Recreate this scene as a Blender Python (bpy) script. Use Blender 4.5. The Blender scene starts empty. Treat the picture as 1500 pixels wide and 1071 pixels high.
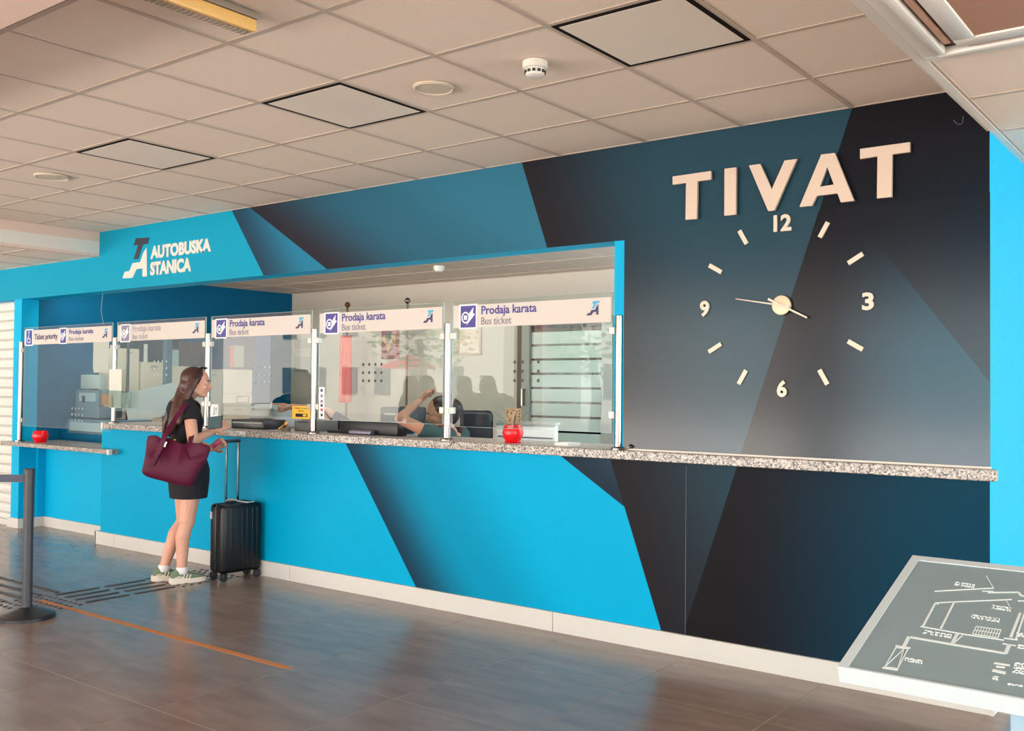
import bpy, bmesh, math, random
from mathutils import Vector, Matrix
random.seed(7)
SC = bpy.context.scene
COL = SC.collection
PI = math.pi
# ------------------------------------------------------------------ camera
YAW, PIT, ROL, FPX, PX, PY = 0.62905, 0.01938, 0.00809, 1417.45, 816.10, 539.99
CAM = Vector((0.0, -4.765, 1.4766))
_cy, _sy = math.cos(YAW), math.sin(YAW)
FWD = Vector((-_sy*math.cos(PIT), _cy*math.cos(PIT), math.sin(PIT)))
_r = Vector((_cy, _sy, 0)); _u = _r.cross(FWD)
RGT = math.cos(ROL)*_r + math.sin(ROL)*_u
UPV = -math.sin(ROL)*_r + math.cos(ROL)*_u
cd = bpy.data.cameras.new('camera'); cam = bpy.data.objects.new('camera', cd); COL.objects.link(cam)
M = Matrix((RGT, UPV, -FWD)).transposed().to_4x4(); M.translation = CAM
cam.matrix_world = M
cd.sensor_fit = 'HORIZONTAL'; cd.sensor_width = 36.0; cd.lens = 36.0*FPX/1500
cd.shift_x = -(PX-750)/1500; cd.shift_y = (PY-535.5)/1500
cd.clip_end = 200
SC.camera = cam

def ray(px, py):
    return RGT*((px-PX)/FPX) - UPV*((py-PY)/FPX) + FWD
def at(px, py, x=None, y=None, z=None, dep=None):
    """world point seen at photo pixel (px, py) on the plane x=, y= or z=, or at a distance along the view axis"""
    d = ray(px, py)
    if dep is not None: t = dep
    elif x is not None: t = (x-CAM.x)/d.x
    elif y is not None: t = (y-CAM.y)/d.y
    else: t = (z-CAM.z)/d.z
    return CAM + d*t

# ------------------------------------------------------------------ light
SC.view_settings.view_transform = 'Standard'; SC.view_settings.look = 'None'
SC.view_settings.gamma = 1.0; SC.view_settings.use_curve_mapping = False
SC.view_settings.exposure = 0.28
try:
    SC.cycles.use_denoising = True
    SC.cycles.max_bounces = 10; SC.cycles.diffuse_bounces = 6; SC.cycles.transparent_max_bounces = 16
    SC.cycles.sample_clamp_indirect = 6.0
except Exception: pass
W = bpy.data.worlds.new('world'); SC.world = W; W.use_nodes = True
nt = W.node_tree; nt.nodes.clear()
wo = nt.nodes.new('ShaderNodeOutputWorld'); bg = nt.nodes.new('ShaderNodeBackground')
tc = nt.nodes.new('ShaderNodeTexCoord'); sp = nt.nodes.new('ShaderNodeSeparateXYZ'); cr = nt.nodes.new('ShaderNodeValToRGB')
nt.links.new(tc.outputs['Generated'], sp.inputs[0]); nt.links.new(sp.outputs['Z'], cr.inputs[0])
cr.color_ramp.elements[0].position = 0.0; cr.color_ramp.elements[0].color = (1.0, 0.93, 0.84, 1)
cr.color_ramp.elements[1].position = 0.6; cr.color_ramp.elements[1].color = (0.55, 0.75, 1.0, 1)
nt.links.new(cr.outputs[0], bg.inputs[0]); bg.inputs[1].default_value = 5.0
nt.links.new(bg.outputs[0], wo.inputs[0])
def area(name, loc, rot, sx, sy, power, col, portal=False):
    l = bpy.data.lights.new(name, 'AREA'); l.shape = 'RECTANGLE'; l.size = sx; l.size_y = sy
    l.energy = power; l.color = col
    if portal: l.cycles.is_portal = True
    o = bpy.data.objects.new(name, l); COL.objects.link(o); o.location = loc; o.rotation_euler = rot
    o['label'] = 'area light'; return o
sun = bpy.data.lights.new('sun', 'SUN'); sun.energy = 13.0; sun.angle = 0.01; sun.color = (1, .95, .88)
so = bpy.data.objects.new('sun', sun); COL.objects.link(so); so.rotation_euler = (math.radians(-42), 0, math.radians(25))
# daylight entering through the open front (behind the camera) and the open end on the right, plus added fill lamps
area('daylight_front', (-9.5, -9.05, 1.35), (PI/2, 0, 0), 15, 2.6, 175, (1.0, .96, .93))
area('pavement_bounce_fill', (-12.0, -11.8, .0), (math.radians(170), 0, 0), 20, 4.6, 6400, (1.0, .925, .86))  # added upward lamp standing in for pavement bounce, brightens the ceiling
area('daylight_side', (6.6, -3.0, 1.35), (PI/2, 0, PI/2), 10, 2.6, 130, (.82, .93, 1.0))
area('corridor_fill', (6.9, 1.0, 1.5), (PI/2, 0, PI/2), 4.4, 2.4, 330, (.80, .93, 1.0))  # added fill to brighten the cyan return wall; no opening here
area('office_side_fill', (-2.9, 1.8, 1.7), (PI/2, 0, PI/2), 2.4, 1.5, 30, (1.0, .95, .88))  # added fill at the office end; no window is built there
area('office_lintel_fill', (-6.4, .32, 2.5), (math.radians(48), 0, 0), 7.2, .12, 62, (1.0, .94, .86))  # added lamp hidden behind the lintel to brighten the office

# ------------------------------------------------------------------ materials
def lin(c):
    f = lambda v: (v/255/12.92) if v/255 <= .04045 else ((v/255+.055)/1.055)**2.4
    return (f(c[0]), f(c[1]), f(c[2]), 1)
_m = {}
def mat(name, rgb, rough=.5, metal=0., noise=0., nscale=8., bump=0., bscale=60., spec=.5, alpha=1, emit=0, coat=0.):
    if name in _m: return _m[name]
    m = bpy.data.materials.new(name); m.use_nodes = True; n = m.node_tree; b = n.nodes['Principled BSDF']
    c = lin(rgb)
    b.inputs['Base Color'].default_value = c; b.inputs['Roughness'].default_value = rough
    b.inputs['Metallic'].default_value = metal; b.inputs['Specular IOR Level'].default_value = spec
    b.inputs['Coat Weight'].default_value = coat
    t = n.nodes.new('ShaderNodeTexCoord')
    nz = n.nodes.new('ShaderNodeTexNoise'); nz.inputs['Scale'].default_value = nscale; nz.inputs['Detail'].default_value = 4
    n.links.new(t.outputs['Object'], nz.inputs['Vector'])
    mx = n.nodes.new('ShaderNodeMix'); mx.data_type = 'RGBA'
    k = max(noise, .02)
    mx.inputs['A'].default_value = tuple(v*(1-k) for v in c[:3])+(1,); mx.inputs['B'].default_value = tuple(min(1, v*(1+k)) for v in c[:3])+(1,)
    n.links.new(nz.outputs[0], mx.inputs['Factor']); n.links.new(mx.outputs['Result'], b.inputs['Base Color'])
    if bump:
        n2 = n.nodes.new('ShaderNodeTexNoise'); n2.inputs['Scale'].default_value = bscale
        n.links.new(t.outputs['Object'], n2.inputs['Vector'])
        bp = n.nodes.new('ShaderNodeBump'); bp.inputs['Strength'].default_value = bump; bp.inputs['Distance'].default_value = .004
        n.links.new(n2.outputs[0], bp.inputs['Height']); n.links.new(bp.outputs[0], b.inputs['Normal'])
    if emit:
        b.inputs['Emission Color'].default_value = c; b.inputs['Emission Strength'].default_value = emit
    _m[name] = m; return m
def glass_mat(name='clear_glass', tint=(238, 244, 243), refl=1.0):
    if name in _m: return _m[name]
    m = bpy.data.materials.new(name); m.use_nodes = True; n = m.node_tree; n.nodes.clear()
    o = n.nodes.new('ShaderNodeOutputMaterial'); mx = n.nodes.new('ShaderNodeMixShader')
    tr = n.nodes.new('ShaderNodeBsdfTransparent'); gl = n.nodes.new('ShaderNodeBsdfGlossy'); fr = n.nodes.new('ShaderNodeFresnel')
    tr.inputs[0].default_value = lin(tint); gl.inputs['Roughness'].default_value = .0; fr.inputs[0].default_value = 1.5
    gl.inputs[0].default_value = (refl, refl, refl, 1)
    ge = n.nodes.new('ShaderNodeNewGeometry'); mu = n.nodes.new('ShaderNodeMath'); mu.operation = 'MULTIPLY_ADD'; mu.inputs[1].default_value = -1; mu.inputs[2].default_value = 1
    m2 = n.nodes.new('ShaderNodeMath'); m2.operation = 'MULTIPLY'; m3 = n.nodes.new('ShaderNodeMath'); m3.operation = 'MULTIPLY'; m3.inputs[1].default_value = 1.15
    n.links.new(ge.outputs['Backfacing'], mu.inputs[0]); n.links.new(mu.outputs[0], m2.inputs[0]); n.links.new(fr.outputs[0], m2.inputs[1]); n.links.new(m2.outputs[0], m3.inputs[0])
    n.links.new(m3.outputs[0], mx.inputs[0]); n.links.new(tr.outputs[0], mx.inputs[1]); n.links.new(gl.outputs[0], mx.inputs[2])
    n.links.new(mx.outputs[0], o.inputs[0]); _m[name] = m; return m
def granite():
    if 'granite' in _m: return _m['granite']
    m = mat('granite', (170, 163, 155), .3, spec=.5); n = m.node_tree; b = n.nodes['Principled BSDF']
    t = n.nodes.new('ShaderNodeTexCoord'); v = n.nodes.new('ShaderNodeTexVoronoi'); v.inputs['Scale'].default_value = 130
    n.links.new(t.outputs['Object'], v.inputs['Vector'])
    s = n.nodes.new('ShaderNodeSeparateColor'); n.links.new(v.outputs['Color'], s.inputs[0])
    r = n.nodes.new('ShaderNodeValToRGB'); r.color_ramp.interpolation = 'CONSTANT'
    e = r.color_ramp.elements; e[0].position = 0; e[0].color = lin((66, 62, 60)); e[1].position = .2; e[1].color = lin((138, 131, 124))
    a = e.new(.5); a.color = lin((174, 166, 157)); a = e.new(.8); a.color = lin((200, 194, 186))
    n.links.new(s.outputs[0], r.inputs[0]); n.links.new(r.outputs[0], b.inputs['Base Color'])
    return m

def mural(name, rough, spec):
    """printed wall film: flat facets of colour with the graphic's own gradients, in wall coordinates"""
    m = bpy.data.materials.new(name); m.use_nodes = True; n = m.node_tree; b = n.nodes['Principled BSDF']
    b.inputs['Roughness'].default_value = rough; b.inputs['Specular IOR Level'].default_value = spec
    t = n.nodes.new('ShaderNodeTexCoord'); s = n.nodes.new('ShaderNodeSeparateXYZ'); n.links.new(t.outputs['Object'], s.inputs[0])
    def ma(op, a, bb=None, c=None, clamp=False):
        k = n.nodes.new('ShaderNodeMath'); k.operation = op; k.use_clamp = clamp
        for i, v in enumerate((a, bb, c)):
            if v is None: continue
            if isinstance(v, (int, float)): k.inputs[i].default_value = v
            else: n.links.new(v, k.inputs[i])
        return k.outputs[0]
    X, Z = s.outputs['X'], s.outputs['Z']
    def dist(p, q):          # signed distance right of the line through p (upper) and q (lower)
        dx, dz = q[0]-p[0], q[1]-p[1]; L = math.hypot(dx, dz); nx, nz = -dz/L, dx/L
        if nx < 0: nx, nz = -nx, -nz
        return ma('MULTIPLY_ADD', X, nx, ma('MULTIPLY_ADD', Z, nz, -(nx*p[0]+nz*p[1])))
    def mask(d): return ma('MULTIPLY', ma('ADD', d, .0), 400, clamp=True)
    def grad(d, w, c0, c1, cm=None):
        f = ma('DIVIDE', d, w, clamp=True)
        r = n.nodes.new('ShaderNodeValToRGB'); r.color_ramp.interpolation = 'EASE'
        r.color_ramp.elements[0].color = lin(c0); r.color_ramp.elements[1].color = lin(c1)
        if cm: e = r.color_ramp.elements.new(cm[0]); e.color = lin(cm[1])
        n.links.new(f, r.inputs[0]); return r.outputs[0]
    def mix(f, a, bb):
        k = n.nodes.new('ShaderNodeMix'); k.data_type = 'RGBA'
        n.links.new(f, k.inputs['Factor'])
        for nm, v in (('A', a), ('B', bb)):
            if isinstance(v, tuple): k.inputs[nm].default_value = lin(v)
            else: n.links.new(v, k.inputs[nm])
        return k.outputs['Result']
    up = ma('MULTIPLY', ma('SUBTRACT', Z, 2.2), 400, clamp=True)      # band above the opening
    dA = dist((-6.738, 2.88), (-4.643, .125)); dB = dist((-6.489, 2.876), (-1.85, .116))
    dC = dist((-3.752, 2.876), (-2.991, .818)); dE = dist((-1.652, 2.89), (-2.594, .114)); dF = dist((-1.542, 2.221), (-1.008, 1.516))
    base = mix(up, (0, 162, 206), (14, 146, 178))
    c = mix(mask(dA), base, mix(up, grad(dA, 1.15, (22, 58, 80), (0, 166, 212), (.45, (0, 140, 180))), grad(dA, .5, (34, 62, 82), (34, 116, 148))))
    c = mix(mask(dB), c, mix(up, grad(dB, .5, (30, 48, 62), (60, 92, 112)), grad(dB, 1.1, (40, 38, 46), (46, 106, 130), (.55, (40, 92, 114)))))
    c = mix(mask(dC), c, grad(dC, 1.0, (34, 33, 38), (38, 68, 82)))
    low_ = ma('MULTIPLY_ADD', Z, -.5, 1.45, clamp=True)
    east = grad(ma('MULTIPLY', ma('ADD', X, 2.35), low_), 1.25, (24, 23, 28), (2, 58, 80))
    c = mix(mask(dE), c, east)
    fz = ma('MULTIPLY', ma('MULTIPLY', mask(dE), ma('SUBTRACT', 1.0, mask(dF))), ma('MULTIPLY', ma('SUBTRACT', X, -1.75), 2.2, clamp=True))
    fz = ma('MULTIPLY', fz, ma('MULTIPLY', ma('SUBTRACT', 2.25, Z), 1.2, clamp=True))
    fz = ma('MULTIPLY', fz, ma('MULTIPLY', ma('SUBTRACT', Z, 1.0), 1.5, clamp=True))
    c = mix(fz, c, (6, 80, 104))
    # film seams
    def seam(v, at_, w=.0022): return ma('LESS_THAN', ma('ABSOLUTE', ma('SUBTRACT', v, at_)), w)
    low = ma('LESS_THAN', Z, 1.05)
    c = mix(ma('MULTIPLY', ma('MULTIPLY', seam(X, -2.578, .0016), low), .35), c, (150, 165, 170))
    n.links.new(c, b.inputs['Base Color'])
    return m
MUR = mural('mural_print', .45, .06)
MURG = mural('mural_print_glossy', .18, .24)
CYAN = mat('cyan_paint', (0, 172, 218), .5, spec=.12)
TEAL = mat('office_blue_paint', (0, 92, 130), .55, spec=.15)
WHITE = mat('white_paint', (226, 220, 210), .6)
PLAST = mat('white_plastic', (228, 222, 212), .4)
PEACH = mat('plaster_peach', (226, 200, 184), .8)
OFFW = mat('office_wall_paint', (196, 186, 172), .8)
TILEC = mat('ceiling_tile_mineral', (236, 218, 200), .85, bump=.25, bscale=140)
GRIDC = mat('ceiling_grid_metal', (196, 178, 162), .6)
CHROME = mat('brushed_steel', (146, 140, 136), .13, 1.0)
ALU = mat('aluminium', (170, 168, 160), .35, .8)
BLACK = mat('black_plastic', (22, 22, 26), .38)
NAVY = mat('navy_black_fabric', (20, 20, 28), .85)
DARKG = mat('charcoal_metal', (50, 52, 58), .42)
GREY = mat('light_grey_plastic', (170, 172, 170), .5)
CREAM = mat('cream_metal', (222, 208, 184), .5)
PAPER = mat('paper', (228, 228, 222), .8)
PURP = mat('indigo_print', (66, 58, 140), .5)
INK = mat('dark_ink', (52, 44, 96), .5)
SIGNW = mat('sign_white', (206, 198, 190), .45)
SIGNI = mat('sign_icon_white', (240, 238, 240), .45)
TXTG = mat('grey_print', (128, 122, 140), .5)
RED = mat('red_ceramic', (226, 10, 24), .25)
SKIN = mat('skin', (214, 160, 136), .5, noise=.06, nscale=20)
SKIN2 = mat('skin_tan', (176, 126, 104), .5, noise=.06, nscale=20)
GLASS = glass_mat()

# ------------------------------------------------------------------ builders
class MB:
    def __init__(s): s.bm = bmesh.new()
    def box(s, lo, hi, bev=0, rot=None, seg=2):
        lo, hi = Vector(lo), Vector(hi); c = (lo+hi)/2; d = hi-lo
        r = bmesh.ops.create_cube(s.bm, size=1); vs = r['verts']
        for v in vs: v.co = Vector((v.co.x*d.x, v.co.y*d.y, v.co.z*d.z))
        if bev:
            es = list({e for v in vs for e in v.link_edges})
            rr = bmesh.ops.bevel(s.bm, geom=es, offset=bev, segments=seg, affect='EDGES', profile=.5)
            vs = list({v for f in rr['faces'] for v in f.verts} | {v for v in vs if v.is_valid})
        for v in vs: v.co = (rot @ v.co if rot else v.co) + c
        return vs
    def tube(s, a, b, r1, r2=None, n=16, cap=True):
        a, b = Vector(a), Vector(b); r2 = r1 if r2 is None else r2
        d = b-a; q = d.to_track_quat('Z', 'Y')
        A = [s.bm.verts.new(a + q @ Vector((r1*math.cos(2*PI*i/n), r1*math.sin(2*PI*i/n), 0))) for i in range(n)]
        B = [s.bm.verts.new(b + q @ Vector((r2*math.cos(2*PI*i/n), r2*math.sin(2*PI*i/n), 0))) for i in range(n)]
        for i in range(n): s.bm.faces.new((A[i], A[(i+1) % n], B[(i+1) % n], B[i]))
        if cap: s.bm.faces.new(A[::-1]); s.bm.faces.new(B)
    def path(s, pts, r, n=8, closed=False):
        pts = [Vector(p) for p in pts]; rings = []
        rr = r if isinstance(r, (list, tuple)) else [r]*len(pts)
        N = len(pts)
        for i, p in enumerate(pts):
            if closed: t = pts[(i+1) % N]-pts[i-1]
            else: t = pts[min(i+1, N-1)]-pts[max(i-1, 0)]
            q = t.to_track_quat('Z', 'Y')
            rings.append([s.bm.verts.new(p + q @ Vector((rr[i]*math.cos(2*PI*k/n), rr[i]*math.sin(2*PI*k/n), 0))) for k in range(n)])
        for i in range(N if closed else N-1):
            A, B = rings[i], rings[(i+1) % N]
            off = min(range(n), key=lambda o: sum((A[k].co-B[(k+o) % n].co).length for k in range(0, n, max(1, n//4))))
            for k in range(n): s.bm.faces.new((A[k], A[(k+1) % n], B[(k+1+off) % n], B[(k+off) % n]))
        if not closed: s.bm.faces.new(rings[0][::-1]); s.bm.faces.new(rings[-1])
    def lathe(s, prof, c, n=32, axis=None):
        c = Vector(c); q = axis.to_track_quat('Z', 'Y') if axis else None; rings = []
        for r, z in prof:
            ring = []
            for i in range(n):
                v = Vector((r*math.cos(2*PI*i/n), r*math.sin(2*PI*i/n), z)); v = q @ v if q else v
                ring.append(s.bm.verts.new(c+v))
            rings.append(ring)
        for A, B in zip(rings, rings[1:]):
            for i in range(n): s.bm.faces.new((A[i], A[(i+1) % n], B[(i+1) % n], B[i]))
        s.bm.faces.new(rings[0][::-1]); s.bm.faces.new(rings[-1])
    def prism(s, pts, off):
        """closed polygon of 3-D points extruded by vector off"""
        off = Vector(off); P = [Vector(p) for p in pts]
        A = [s.bm.verts.new(p) for p in P]; B = [s.bm.verts.new(p+off) for p in P]; n = len(P)
        s.bm.faces.new(A); s.bm.faces.new(B[::-1])
        for i in range(n): s.bm.faces.new((A[i], B[i], B[(i+1) % n], A[(i+1) % n]))
    def ell(s, c, r, rot=None, u=20, v=14):
        R = bmesh.ops.create_uvsphere(s.bm, u_segments=u, v_segments=v, radius=1)
        for w in R['verts']:
            p = Vector((w.co.x*r[0], w.co.y*r[1], w.co.z*r[2])); w.co = (rot @ p if rot else p)+Vector(c)
    def caps(s, a, b, ra, rb, n=14):
        a, b = Vector(a), Vector(b); s.tube(a, b, ra, rb, n)
        s.ell(a, (ra,)*3, u=n, v=8); s.ell(b, (rb,)*3, u=n, v=8)
    def loft(s, rings, n=24, close=True):
        """rings: list of (centre, vecA, vecB) ellipses"""
        R = [[s.bm.verts.new(Vector(c)+Vector(a)*math.cos(2*PI*i/n)+Vector(b)*math.sin(2*PI*i/n)) for i in range(n)] for c, a, b in rings]
        for A, B in zip(R, R[1:]):
            for i in range(n): s.bm.faces.new((A[i], A[(i+1) % n], B[(i+1) % n], B[i]))
        if close: s.bm.faces.new(R[0][::-1]); s.bm.faces.new(R[-1])
    def build(s, name, m, parent=None, smooth=False, bevel=0):
        bmesh.ops.recalc_face_normals(s.bm, faces=s.bm.faces)
        me = bpy.data.meshes.new(name); s.bm.to_mesh(me); s.bm.free()
        for x in (m if isinstance(m, list) else [m]): me.materials.append(x)
        if smooth: me.polygons.foreach_set('use_smooth', [True]*len(me.polygons))
        return link(name, me, parent)
def link(name, me, parent=None):
    o = bpy.data.objects.new(name, me); COL.objects.link(o)
    if parent is not None:
        o.parent = parent; o.matrix_parent_inverse = Matrix.Translation(-Vector(parent_loc(parent)))
    return o
def parent_loc(p):
    v = Vector(p.location)
    return v
def tag(o, label, cat, group=None, kind=None):
    o['label'] = label; o['category'] = cat
    if group: o['group'] = group
    if kind: o['kind'] = kind
    return o
def thing(name, label, cat, loc=(0, 0, 0), group=None):
    o = bpy.data.objects.new(name, None); COL.objects.link(o); o.location = loc; o.empty_display_size = .1
    return tag(o, label, cat, group)
def struct(o):
    o['kind'] = 'structure'; return o
def box(name, lo, hi, m, parent=None, bev=0, smooth=False):
    b = MB(); b.box(lo, hi, bev); return b.build(name, m, parent, smooth=smooth)
def smooth_angle(o, a=40):
    me = o.data; me.polygons.foreach_set('use_smooth', [True]*len(me.polygons))
    try: me.set_sharp_from_angle(angle=math.radians(a))
    except Exception: pass
    return o
def text_mesh(s, x0, x1, z0, z1, t=.001, bold=0., y=0.):
    """lettering as geometry in the XZ plane facing -y, fitted to a box"""
    cu = bpy.data.curves.new('lettering', 'FONT'); cu.body = s; cu.size = 1; cu.offset = bold; cu.extrude = .02; cu.resolution_u = 3
    ob = bpy.data.objects.new('lettering', cu); COL.objects.link(ob)
    dg = bpy.context.evaluated_depsgraph_get(); me = bpy.data.meshes.new_from_object(ob.evaluated_get(dg))
    bpy.data.objects.remove(ob)
    xs = [v.co.x for v in me.vertices]; ys = [v.co.y for v in me.vertices]
    a, b, c, d = min(xs), max(xs), min(ys), max(ys)
    for v in me.vertices:
        v.co = Vector((x0+(v.co.x-a)/(b-a)*(x1-x0), y+(-v.co.z/.02)*t/2-t/2, z0+(v.co.y-c)/(d-c)*(z1-z0)))
    return me
def text(name, s, x0, x1, z0, z1, m, parent, t=.001, bold=0., y=0.):
    me = text_mesh(s, x0, x1, z0, z1, t, bold, y); me.materials.clear(); me.materials.append(m)
    nw = len(s.split())
    if nw == 1: return link(name, me, parent)
    # one object per word: cut at the widest gaps between letters
    iv = sorted((min(me.vertices[v].co.x for v in p.vertices), max(me.vertices[v].co.x for v in p.vertices)) for p in me.polygons)
    mg = [list(iv[0])]
    for a, b2 in iv[1:]:
        if a <= mg[-1][1]+1e-5: mg[-1][1] = max(mg[-1][1], b2)
        else: mg.append([a, b2])
    cuts = sorted(sorted(((q[0]-p[1], (q[0]+p[1])/2) for p, q in zip(mg, mg[1:])), reverse=True)[:nw-1], key=lambda k: k[1])
    edges = [-1e9]+[c[1] for c in cuts]+[1e9]; out = None
    for lo, hi in zip(edges, edges[1:]):
        bm = bmesh.new(); bm.from_mesh(me)
        bmesh.ops.delete(bm, geom=[v for v in bm.verts if not lo < v.co.x < hi], context='VERTS')
        m2 = bpy.data.meshes.new(name); bm.to_mesh(m2); bm.free(); m2.materials.append(m); out = link(name, m2, parent)
    return out
def remesh(mb, name, m, parent, vox=.006, sm=4, ratio=None):
    o = mb.build(name, m, None)
    md = o.modifiers.new('r', 'REMESH'); md.mode = 'VOXEL'; md.voxel_size = vox; md.use_smooth_shade = True
    ms = o.modifiers.new('s', 'SMOOTH'); ms.factor = .5; ms.iterations = sm
    if ratio: dm = o.modifiers.new('d', 'DECIMATE'); dm.ratio = ratio
    dg = bpy.context.evaluated_depsgraph_get(); me = bpy.data.meshes.new_from_object(o.evaluated_get(dg))
    old = o.data; bpy.data.objects.remove(o); bpy.data.meshes.remove(old)
    me.materials.clear(); me.materials.append(m)
    me.polygons.foreach_set('use_smooth', [True]*len(me.polygons))
    return link(name, me, parent)

# ================================================================== SETTING
XL, XR = -10.24, -1.008            # left jamb, right end of the mural wall
HC, HL = 2.892, 2.68               # raised and lower ceiling
# ---- floor: large tiles
fm = mat('floor_grout', (176, 164, 152), .8)
floor = struct(box('floor', (-20, -9.2, -.05), (7, 3.7, -.0012), fm))
def floor_tile_mat():
    m = mat('floor_tile_glaze', (92, 80, 74), .3, noise=.0, spec=.55); n = m.node_tree; b = n.nodes['Principled BSDF']
    t = n.nodes.new('ShaderNodeTexCoord'); oi = n.nodes.new('ShaderNodeObjectInfo')
    mp = n.nodes.new('ShaderNodeMapping'); mp.inputs['Scale'].default_value = (1.2, 5, 1); n.links.new(t.outputs['Object'], mp.inputs[0])
    nz = n.nodes.new('ShaderNodeTexNoise'); nz.inputs['Scale'].default_value = 2.2; nz.inputs['Detail'].default_value = 6; nz.noise_dimensions = '4D'
    n.links.new(mp.outputs[0], nz.inputs['Vector']); n.links.new(oi.outputs['Random'], nz.inputs['W'])
    r = n.nodes.new('ShaderNodeValToRGB'); r.color_ramp.elements[0].color = lin((128, 108, 97)); r.color_ramp.elements[1].color = lin((148, 127, 115))
    r.color_ramp.elements[0].position = .3; r.color_ramp.elements[1].position = .7
    n.links.new(nz.outputs[0], r.inputs[0]); n.links.new(r.outputs[0], b.inputs['Base Color'])
    r2 = n.nodes.new('ShaderNodeMapRange'); r2.inputs['To Min'].default_value = .22; r2.inputs['To Max'].default_value = .26
    n.links.new(nz.outputs[0], r2.inputs[0]); n.links.new(r2.outputs[0], b.inputs['Roughness'])
    return m
TS = .766
b = MB(); b.box((-TS/2+.0018, -TS/2+.0018, -.006), (TS/2-.0018, TS/2-.0018, 0), .001, seg=1)
t0 = b.build('floor_tile', floor_tile_mat(), floor)
first = True
for i in range(-4, 14):
    for j in range(-6, 2):
        if i < -1 and j > 0: continue
        c = (-1.785-TS*(i+.5)-.0, -.722+TS*(j+.5), 0)
        if c[1] > .5 and c[0] > -8.4: continue
        if c[1] > .7: continue
        o = t0 if first else t0.copy()
        if not first: COL.objects.link(o)
        first = False; o.parent = floor; o.location = c
# ---- mural wall: one body with the ticket opening cut out of it
def wall_mesh():
    bm = bmesh.new()
    def bx(x0, x1, z0, z1, y0=0., y1=.17):
        r = bmesh.ops.create_cube(bm, size=1)
        for v in r['verts']:
            v.co = Vector(((x0+x1)/2+v.co.x*(x1-x0), (y0+y1)/2+v.co.y*(y1-y0), (z0+z1)/2+v.co.z*(z1-z0)))
    bx(-14, XR, 2.335, 3.0); bx(-2.99, XR, 0, 2.335); bx(-8.66, -2.99, 0, 1.066)
    for f in bm.faces: f.material_index = 0 if f.calc_center_median().y < .001 else 1
    for f in bm.faces:
        if f.normal.y > -.5: f.material_index = 1
    bx(-10.40, XL, 0, 2.335)
    bx(-3.058, -2.99, 1.066, 2.335, 0, .17)
    bx(-10.24, -8.66, 0, .84, .25, .35); bx(-10.3, -10.2001, 0, .84, .17, .25); bx(-8.66, -8.55, 0, .84, .17, .36)
    bm.faces.ensure_lookup_table()
    for f in bm.faces[18:]: f.material_index = 1
    me = bpy.data.meshes.new('wall_front'); bm.to_mesh(me); bm.free()
    me.materials.append(MUR); me.materials.append(CYAN)
    return me
wall = struct(link('wall_front', wall_mesh()))
wall['label'] = 'blue wall with printed facets and the ticket opening'
# glossy infill panel carrying the clock
pn = box('infill_panel', (-2.988, -.004, 1.1185), (XR+.002, .0, 2.39), MURG, wall)
pn['label'] = 'glossy dark panel of the mural behind the clock'
struct(box('wall_right', (XR-.2, .171, 0), (XR, 3.6, 3.0), CYAN))
# office shell
struct(box('wall_left', (XL-.15, .172, .0), (XL, 3.5, 2.9), TEAL))
struct(box('wall_back', (XL, 3.406, 0), (XR-.21, 3.55, 2.9), OFFW))
box('office_wall_end', (-2.86, .171, 0), (-2.76, .9, 2.7), OFFW)['kind'] = 'structure'
bpy.data.objects['office_wall_end'].name = 'wall_office'
# ---- ceilings
def tile_grid(name, xs, ys, z, tm, parent, gname='ceiling_grid', skip=()):
    g = MB()
    for x in xs: g.box((x-.012, ys[0], z-.004), (x+.012, ys[-1], z+.006))
    for y in ys:
        for a, c in zip(xs, xs[1:]): g.box((a+.012, y-.012, z-.0035), (c-.012, y+.012, z+.006))
    o = g.build(gname, GRIDC, parent); o['kind'] = 'stuff'
    cache = {}
    for i in range(len(xs)-1):
        for j in range(len(ys)-1):
            if (i, j) in skip: continue
            w, h = round(xs[i+1]-xs[i], 3), round(ys[j+1]-ys[j], 3)
            if (w, h) not in cache:
                q = MB(); q.box((-w/2+.013, -h/2+.013, .0), (w/2-.013, h/2-.013, .012)); bmesh.ops.recalc_face_normals(q.bm, faces=q.bm.faces)
                me = bpy.data.meshes.new(name); q.bm.to_mesh(me); q.bm.free(); me.materials.append(tm); cache[(w, h)] = me
            t = bpy.data.objects.new(name, cache[(w, h)]); COL.objects.link(t); t.parent = parent
            t.location = ((xs[i]+xs[i+1])/2, (ys[j]+ys[j+1])/2, z)
ceil = struct(box('ceiling', (-8.76, -3.24, HC+.02), (XR, 0, HC+.1), WHITE))
xs = [-8.76]+[round(-1.65-.6*k, 3) for k in range(11, -1, -1)]+[XR]
ys = [-3.24]+[round(-.558-.6*k, 3) for k in range(4, -1, -1)]+[-.0]
tile_grid('ceiling_tile', xs, ys, HC, TILEC, ceil, skip={(12-k, j) for k, j in ((1, 3), (4, 3), (7, 3))})
# access hatches: flat panels with a dark gap, set in the grid
def hatch(x, y, lab):
    t = thing('ceiling_hatch', lab, 'hatch', (x, y, HC), 'ceiling hatches')
    b = MB()
    for s in (-1, 1):
        b.box((x+s*.278-.011, y-.289, HC-.006), (x+s*.278+.011, y+.289, HC+.004)); b.box((x-.271, y+s*.278-.011, HC-.006), (x+.271, y+s*.278+.011, HC+.004))
    b.build('hatch_frame', mat('hatch_gap', (34, 26, 22), .9, spec=.1), t)
    box('hatch_panel', (x-.267, y-.267, HC-.007), (x+.267, y+.267, HC+.002), mat('hatch_board', (232, 220, 204), .7, noise=.05, nscale=5), t)
hatch(-1.95, -1.458, 'large scuffed square hatch in ceiling, nearest one, above the letters')
hatch(-3.75, -1.458, 'square dark-edged ceiling hatch between round speaker and the strip lamp')
hatch(-5.55, -1.458, 'small-looking square dark-edged ceiling hatch, farthest one, over the station logo')
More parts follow.
